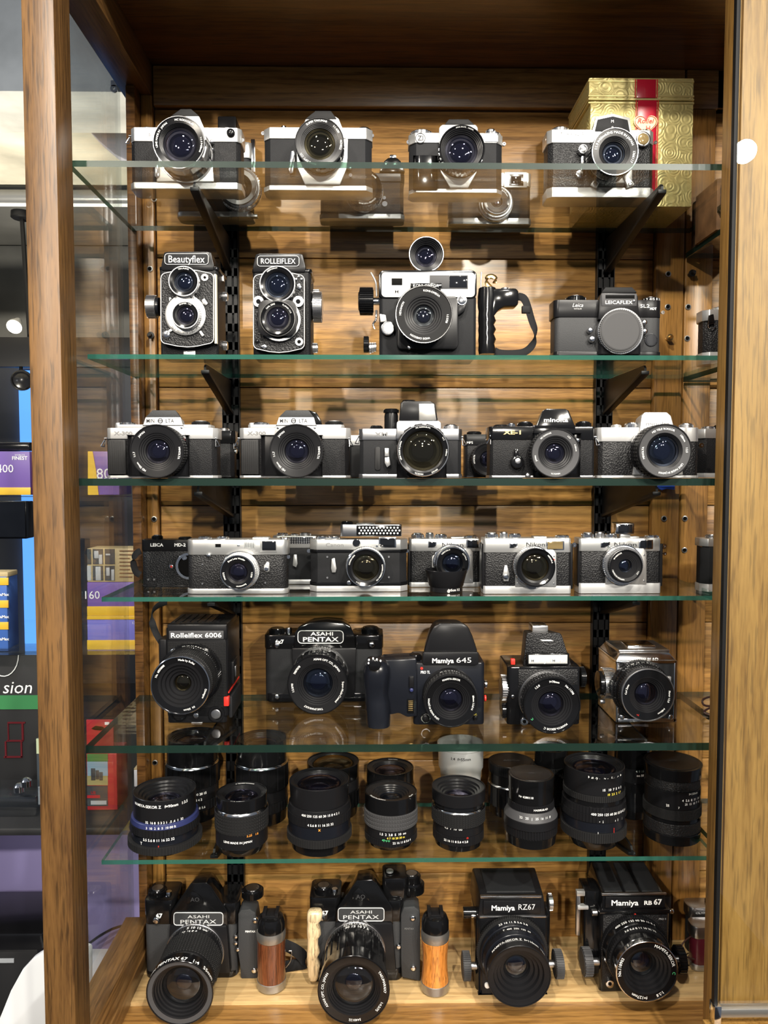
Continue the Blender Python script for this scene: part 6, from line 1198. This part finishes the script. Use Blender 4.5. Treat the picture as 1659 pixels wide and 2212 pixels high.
def spot_lamp(px, py, Y, r, on, label):
    p = atY(px, py, Y); o = empty('spotlight', (p.x, p.y, p.z+EYE)); tag(o, label, 'spotlight')
    bm = bmesh.new(); bm_lathe(bm, 'F', (0, 0), [(0, -r*1.6), (r*.5, -r*1.6), (r*.62, -r*1.1), (r, 0), (r, r*.3), (r*.92, r*.35), (r*.85, 0), (r*.5, -r*.8)], 28, False); hdd = link('lamp_head', bm, 'white_plastic' if on else 'tv_black', o)
    bm = bmesh.new(); bm_lathe(bm, 'F', (0, 0), [(r*.86, r*.05), (r*.5, r*.22), (0, r*.28)], 24, False); link('lamp_face', bm, 'lamp_on' if on else 'tv_black', o)
    s = -1 if on else 1
    bm = bmesh.new(); bm_tube(bm, [(0, r*.5, s*r*.4), (0, r*.5, s*r*1.5)], r*.16); link('lamp_arm', bm, 'iron', o); return o
o = spot_lamp(32, 704, YR-.03, 0.036, True, 'small white spotlight switched on above the black track'); o.rotation_euler = (0.7, 0.5, 0.5)
o = spot_lamp(47, 822, YR-.03, 0.050, False, 'black spotlight hanging unlit under the track'); o.rotation_euler = (0.0, 0.0, 0.5)
q = [(183, 240), (188, 232), (205, 228), (237, 230), (247, 240), (258, 262), (275, 284), (292, 302), (310, 320), (310, 362), (280, 350), (248, 334), (215, 306), (195, 285), (180, 262)]
r = thing_at('grey_shape', 'unidentified grey curved shape below the concrete ceiling', 'panel', 240, 300, 2.75)  # unidentified grey shape, modelled as a solid slab
bm = bmesh.new(); pts = [atY(x, y, 2.75) for x, y in q]; bm_loft(bm, [[(v.x, 2.75, v.z+EYE) for v in pts], [(v.x, 2.80, v.z+EYE) for v in pts]], 0.006); child(r, link('panel', bm, 'rough_grey'))
for x in (200, 236): v = atY(x, 232, 2.775); bm = bmesh.new(); bm_tube(bm, [(v.x, 2.775, v.z+EYE-.01), (v.x, 2.775, 1.36+EYE)], 0.0015, 6); child(r, link('hanger_wire', bm, 'steel'))
p = atY(247, 193, 2.17); bm = bmesh.new(); bm_lathe(bm, 'F', (p.x, p.z+EYE), [(0.010, -2.17), (0.010, -2.165), (0.004, -2.165), (0.004, -2.17), (0.010, -2.17)], 16, False); bm_box(bm, p.x-.008, p.x+.008, 2.165, 2.172, p.z+EYE+.006, p.z+EYE+.022); tag(link('ceiling_hook', bm, 'steel'), 'small metal hook on the concrete beam', 'hook')
# neighbouring shelf unit with film boxes
YB = 1.62
for y, w_ in ((1073, 'purple film cartons'), (1404, 'stacked film cartons')):
    p = atY(100, y, YB-0.05); bm = bmesh.new(); bm_box(bm, -1.6, -0.47, YB-0.06, YB+0.28, p.z+EYE-0.008, p.z+EYE); tag(link('glass_shelf', bm, 'shelf_glass'), 'glass shelf outside the cabinet carrying the '+w_, 'shelf')
zsh = atY(100, 1073, YB-0.05).z; zs2 = atY(100, 1404, YB-0.05).z
def film_box(label, x0, y0, x1, y1, main, band, Y=YB, side=None, z0=None, yband=None, dep=0.08, cat='film carton'):
    r = thing_at('film_carton', label, cat, (x0+x1)/2, y1, Y)
    b0 = child(r, rect('carton', x0, y0, x1, y1, Y, dep, main, 0.001))
    if band: child(r, rect('yellow_band', x0, yband, x1, y1, Y-0.0012, 0.003, band, 0.0004))
    return r, b0
r, b0 = film_box('purple film carton printed 400 with a yellow band', -60, 975, 66, 1069, 'purple', 'box_yellow', yband=1053)
child(r, rect('carton_end', 66.2, 976, 78, 1069, YB+0.001, 0.07, 'plum', 0.001)); rtext('400', 11, 1012, 17, YB, 'white_ink', b0); rtext('FINEST', 43, 989.5, 7.5, YB, 'white_ink', b0, 0.02); rtext("WORLD'S", 43, 983, 3.4, YB, 'white_ink', b0); 
r, b0 = film_box('purple film carton printed 800 with an orange corner', 190, 975, 258, 1069, 'purple', None)
pts = [atY(x, y, YB-0.001) for x, y in ((190, 975), (200, 975), (208, 1020), (213, 1069), (190, 1069))]; bm = bmesh.new(); bm_loft(bm, [[(v.x, YB-0.0015, v.z+EYE) for v in pts], [(v.x, YB+0.001, v.z+EYE) for v in pts]]); child(r, link('orange_corner', bm, 'box_yellow')); rtext('800', 232, 1023, 22, YB, 'white_ink', b0)
r = thing_at('monitor', 'flat black monitor hanging below the carton shelf', 'monitor', 20, 1168, 2.2); child(r, rect('screen_case', -120, 1083, 58, 1164, 2.2, 0.05, 'tv_black', 0.004)); child(r, rect('screen', -118, 1086, 55, 1160, 2.198, 0.003, 'window', 0.0))
r = thing_at('storage_case', 'dark box standing on the purple film carton', 'case', 20, 974, YB+.02); child(r, rect('case_body', -60, 958, 63, 973, YB+.02, 0.06, 'tv_black', 0.003)); child(r, rect('case_lid', -61, 955, 64, 960, YB+.019, 0.062, 'iron', 0.002))
r = thing_at('film_stack', 'small upright pack striped blue and yellow', 'film carton', 4, 1402, YB-.02); b0 = child(r, rect('pack', -30, 1246, 18, 1402, YB-.02, 0.05, 'box_blue', 0.002)); child(r, rect('pack_top', -30, 1236, 17, 1247, YB-.018, 0.045, 'tan_card', 0.002))
for y in (1256, 1305, 1352): child(r, rect('yellow_band', -30, y-8, 18, y+8, YB-.0212, 0.003, 'box_yellow', 0.0003))
for y in (1284, 1332, 1380): rtext('ultraMax', 4, y, 6, YB-.02, 'white_ink', b0, 0.02)
r, b0 = film_box('purple film carton printed 160', 188, 1258, 306, 1330, 'purple', 'box_yellow', yband=1310); rtext('160', 200, 1285, 17, YB, 'white_ink', b0)
r, b0 = film_box('violet-blue film carton printed 135-36, lowest of its stack', 188, 1331, 306, 1403, 'violet_blue', 'box_yellow', yband=1383, Y=YB-.004); child(r, rect('yellow_band', 188, 1331, 306, 1338, YB-.0052, 0.003, 'box_yellow', 0.0003)); rtext('135-36', 297, 1345, 5.5, YB-.004, 'white_ink', b0)
r = thing_at('photo_carton', 'carton with black-and-white wedding pictures beside a mustard text panel, on top of the stack', 'carton', 246, 1257, YB+.002); b0 = child(r, rect('carton', 188, 1185, 306, 1257, YB+.002, 0.06, 'tan_card', 0.001))
for (x0, y0, x1, y1, mm) in ((188, 1186, 197, 1219, 'photo_dark'), (200, 1186, 223, 1219, 'photo_dark'), (226, 1186, 248, 1219, 'photo_dark'), (188, 1222, 197, 1254, 'photo_grey'), (200, 1222, 223, 1254, 'photo_dark'), (226, 1222, 248, 1254, 'photo_dark')): child(r, rect('printed_picture', x0, y0, x1, y1, YB+.0008, 0.003, mm, 0))
for (x0, y0, x1, y1) in ((203, 1190, 213, 1206), (213, 1198, 221, 1219), (206, 1224, 218, 1254), (228, 1196, 238, 1200), (229, 1226, 237, 1244), (240, 1230, 247, 1254)): child(r, rect('printed_figure', x0, y0, x1, y1, YB+.0002, 0.003, 'photo_grey', 0.0008))
for i in range(8): child(r, rect('printed_line', 258, 1189+8*i, 290-(i % 3)*5, 1191.4+8*i, YB+.0006, 0.003, 'cardboard', 0))
r = thing_at('shop_counter', 'low lilac counter front beyond the side glass', 'counter', 150, 2020, 1.78); child(r, rect('front_panel', -500, 1795, 330, 2160, 1.78, 0.04, 'lilac', 0.002, zb=-1.45)); child(r, sbox('counter_top', -1.6, -0.47, 1.50, 2.2, atY(100, 1806, 1.5).z, ZC, 'bag_black', 0.004))
p = atY(100, 2012, 1.74); r = thing_at('equipment_case', 'black case lying low in front of the lilac counter', 'case', 40, 2160, 1.60); child(r, rect('case_body', -120, 2052, 88, 2330, 1.60, 0.15, 'bag_black', 0.006, zb=-1.45)); child(r, rect('case_lid', -124, 2018, 92, 2054, 1.59, 0.17, 'tv_black', 0.006)); child(r, rect('case_strip', -60, 2072, 30, 2080, 1.598, 0.003, 'photo_grey', 0))
r = thing_at('shopping_bag', 'black carrier bag with white lettering and a green stripe', 'bag', 20, 1740, 1.66); b0 = child(r, rect('bag_body', -140, 1412, 96, 1741, 1.66, 0.10, 'bag_black', 0.004, zb=ZC)); child(r, rect('green_stripe', -140, 1503, 96, 1532, 1.658, 0.004, 'bag_green', 0.0))
rtext('sion', 38, 1484, 27, 1.66, 'white_ink', b0, 0.0, 0.2)
p = [atY(8+32*math.cos(t*.25), 1415+46*math.sin(t*.25), 1.657) for t in range(0, 13)]; bm = bmesh.new(); bm_tube(bm, [(v.x, v.y, v.z+EYE) for v in p], 0.0012, 6); sub(b0, link('printed_swoosh', bm, 'white_ink'))
for (x0, y0, x1, y1) in ((16, 1560, 54, 1563), (16, 1563, 19, 1600), (46, 1563, 51, 1600), (14, 1599, 50, 1602), (10, 1602, 14, 1636), (44, 1602, 48, 1636), (8, 1634, 48, 1637)): child(r, rect('red_segment', x0, y0, x1, y1, 1.657, 0.004, 'led_red', 0))
r = thing_at('blister_pack', 'clear plastic tray holding chrome knobs on the dark counter', 'tray', 40, 1735, 1.6); child(r, rect('tray_back', -30, 1708, 80, 1732, 1.58, 0.06, 'clear_plastic', 0.003, zb=ZC)); child(r, rect('tray_front', -30, 1722, 78, 1738, 1.55, 0.05, 'clear_plastic', 0.003, zb=ZC))
for x, y in ((36, 1702), (52, 1690)):
    p = atY(x, y, 1.56); bm = bmesh.new(); bm_lathe(bm, 'Z', (p.x, 1.57), [(0, p.z+EYE-.012), (.011, p.z+EYE-.012), (.011, p.z+EYE), (.006, p.z+EYE+.006), (0, p.z+EYE+.008)], 18); child(r, link('chrome_knob', bm, 'chrome'))
r = thing_at('small_carton', 'narrow pale green and brown carton beside the tray', 'carton', 84, 1742, 1.6); child(r, rect('carton', 78, 1596, 100, 1741, 1.6, 0.05, 'photo_dark', 0.001, zb=ZC)); child(r, rect('green_panel', 78, 1596, 100, 1628, 1.598, 0.003, 'green_pale', 0)); child(r, rect('blue_panel', 82, 1700, 100, 1738, 1.598, 0.003, 'photo_grey', 0))
r = thing_at('picture_carton', 'red-sided carton printed with riders on a field, under a red card', 'carton', 222, 1742, 1.58); b0 = child(r, rect('carton', 186, 1628, 254, 1742, 1.58, 0.07, 'card_red', 0.002, zb=ZC))
for (x0, y0, x1, y1, mm) in ((188, 1629, 233, 1645, 'photo_green'), (188, 1645, 233, 1676, 'photo_sky'), (188, 1676, 233, 1696, 'photo_field'), (188, 1698, 233, 1741, 'photo_dark'), (188, 1718, 216, 1724, 'card_red'), (196, 1730, 230, 1738, 'photo_grey')): child(r, rect('printed_panel', x0, y0, x1, y1, 1.5788 - (0.0008 if mm in ('card_red', 'photo_grey') else 0), 0.003, mm, 0))
for (x0, y0, x1, y1) in ((196, 1660, 206, 1686), (206, 1664, 214, 1684), (214, 1668, 222, 1686)): child(r, rect('printed_rider', x0, y0, x1, y1, 1.578, 0.003, 'photo_dark', 0.0008))
rtext('UE', 202, 1712, 6, 1.578, 'card_red', b0, 0.03)
r = thing_at('hang_card', 'red retail card with a dark hanging slot', 'card', 220, 1628, 1.6); b0 = child(r, rect('card', 186, 1555, 246, 1627, 1.6, 0.004, 'card_red', 0.001)); pts = [atY(x, y, 1.599) for x, y in ((197, 1574), (206, 1568), (222, 1570), (226, 1574), (218, 1578), (204, 1577))]; bm = bmesh.new(); bm_loft(bm, [[(v.x, 1.5992, v.z+EYE) for v in pts], [(v.x, 1.601, v.z+EYE) for v in pts]]); child(r, link('hang_slot', bm, 'void')); child(r, rect('white_mark', 226, 1560, 236, 1566, 1.5992, 0.003, 'white_ink', 0.0004))
r = thing_at('small_carton', 'little white carton beside the corner post', 'carton', 300, 1690, 1.7); child(r, rect('carton', 289, 1664, 312, 1742, 1.7, 0.05, 'white_plastic', 0.001, zb=ZC)); child(r, rect('carton_flap', 289, 1660, 312, 1664, 1.702, 0.04, 'tan_card', 0.0005))
# plastic chair at the corner
def chair():
    r = thing_at('plastic_chair', 'white moulded plastic chair back at the cabinet corner', 'chair', 60, 2500, 1.25)
    q = [(-80, 2330), (-30, 2260), (0, 2190), (20, 2140), (45, 2095), (70, 2068), (98, 2052), (130, 2048), (180, 2052), (180, 2330)]
    pts = [atY(x, y, 1.25) for x, y in q]; bm = bmesh.new(); bm_loft(bm, [[(v.x, 1.25, v.z+EYE) for v in pts], [(v.x+.01, 1.272, v.z+EYE) for v in pts]], 0.006); child(r, link('backrest', bm, 'white_plastic'))
    a = atY(-80, 2330, 1.25); b = atY(180, 2330, 1.25)
    bm = bmesh.new(); bm_box(bm, a.x, b.x, 1.26, 1.64, a.z+EYE-.05, a.z+EYE-.02, 0.01); child(r, link('seat', bm, 'white_plastic'))
    for x in (a.x+.02, b.x-.02):
        for y in (1.28, 1.60):
            bm = bmesh.new(); bm_tube(bm, [(x, y, a.z+EYE-.03), (x, y, 0.0)], 0.014); child(r, link('leg', bm, 'white_plastic'))
chair()
p = [atY(x, y, 1.74) for x, y in ((190, 2040), (215, 2022), (245, 2006), (275, 1998), (300, 2000), (300, 2020), (270, 2050), (240, 2072), (215, 2085), (190, 2098))]
bm = bmesh.new(); bm_tube(bm, smooth_path([(v.x, v.y, v.z+EYE) for v in p]), 0.003); tag(link('power_cable', bm, 'iron'), 'black cable looping against the lilac counter', 'cable')
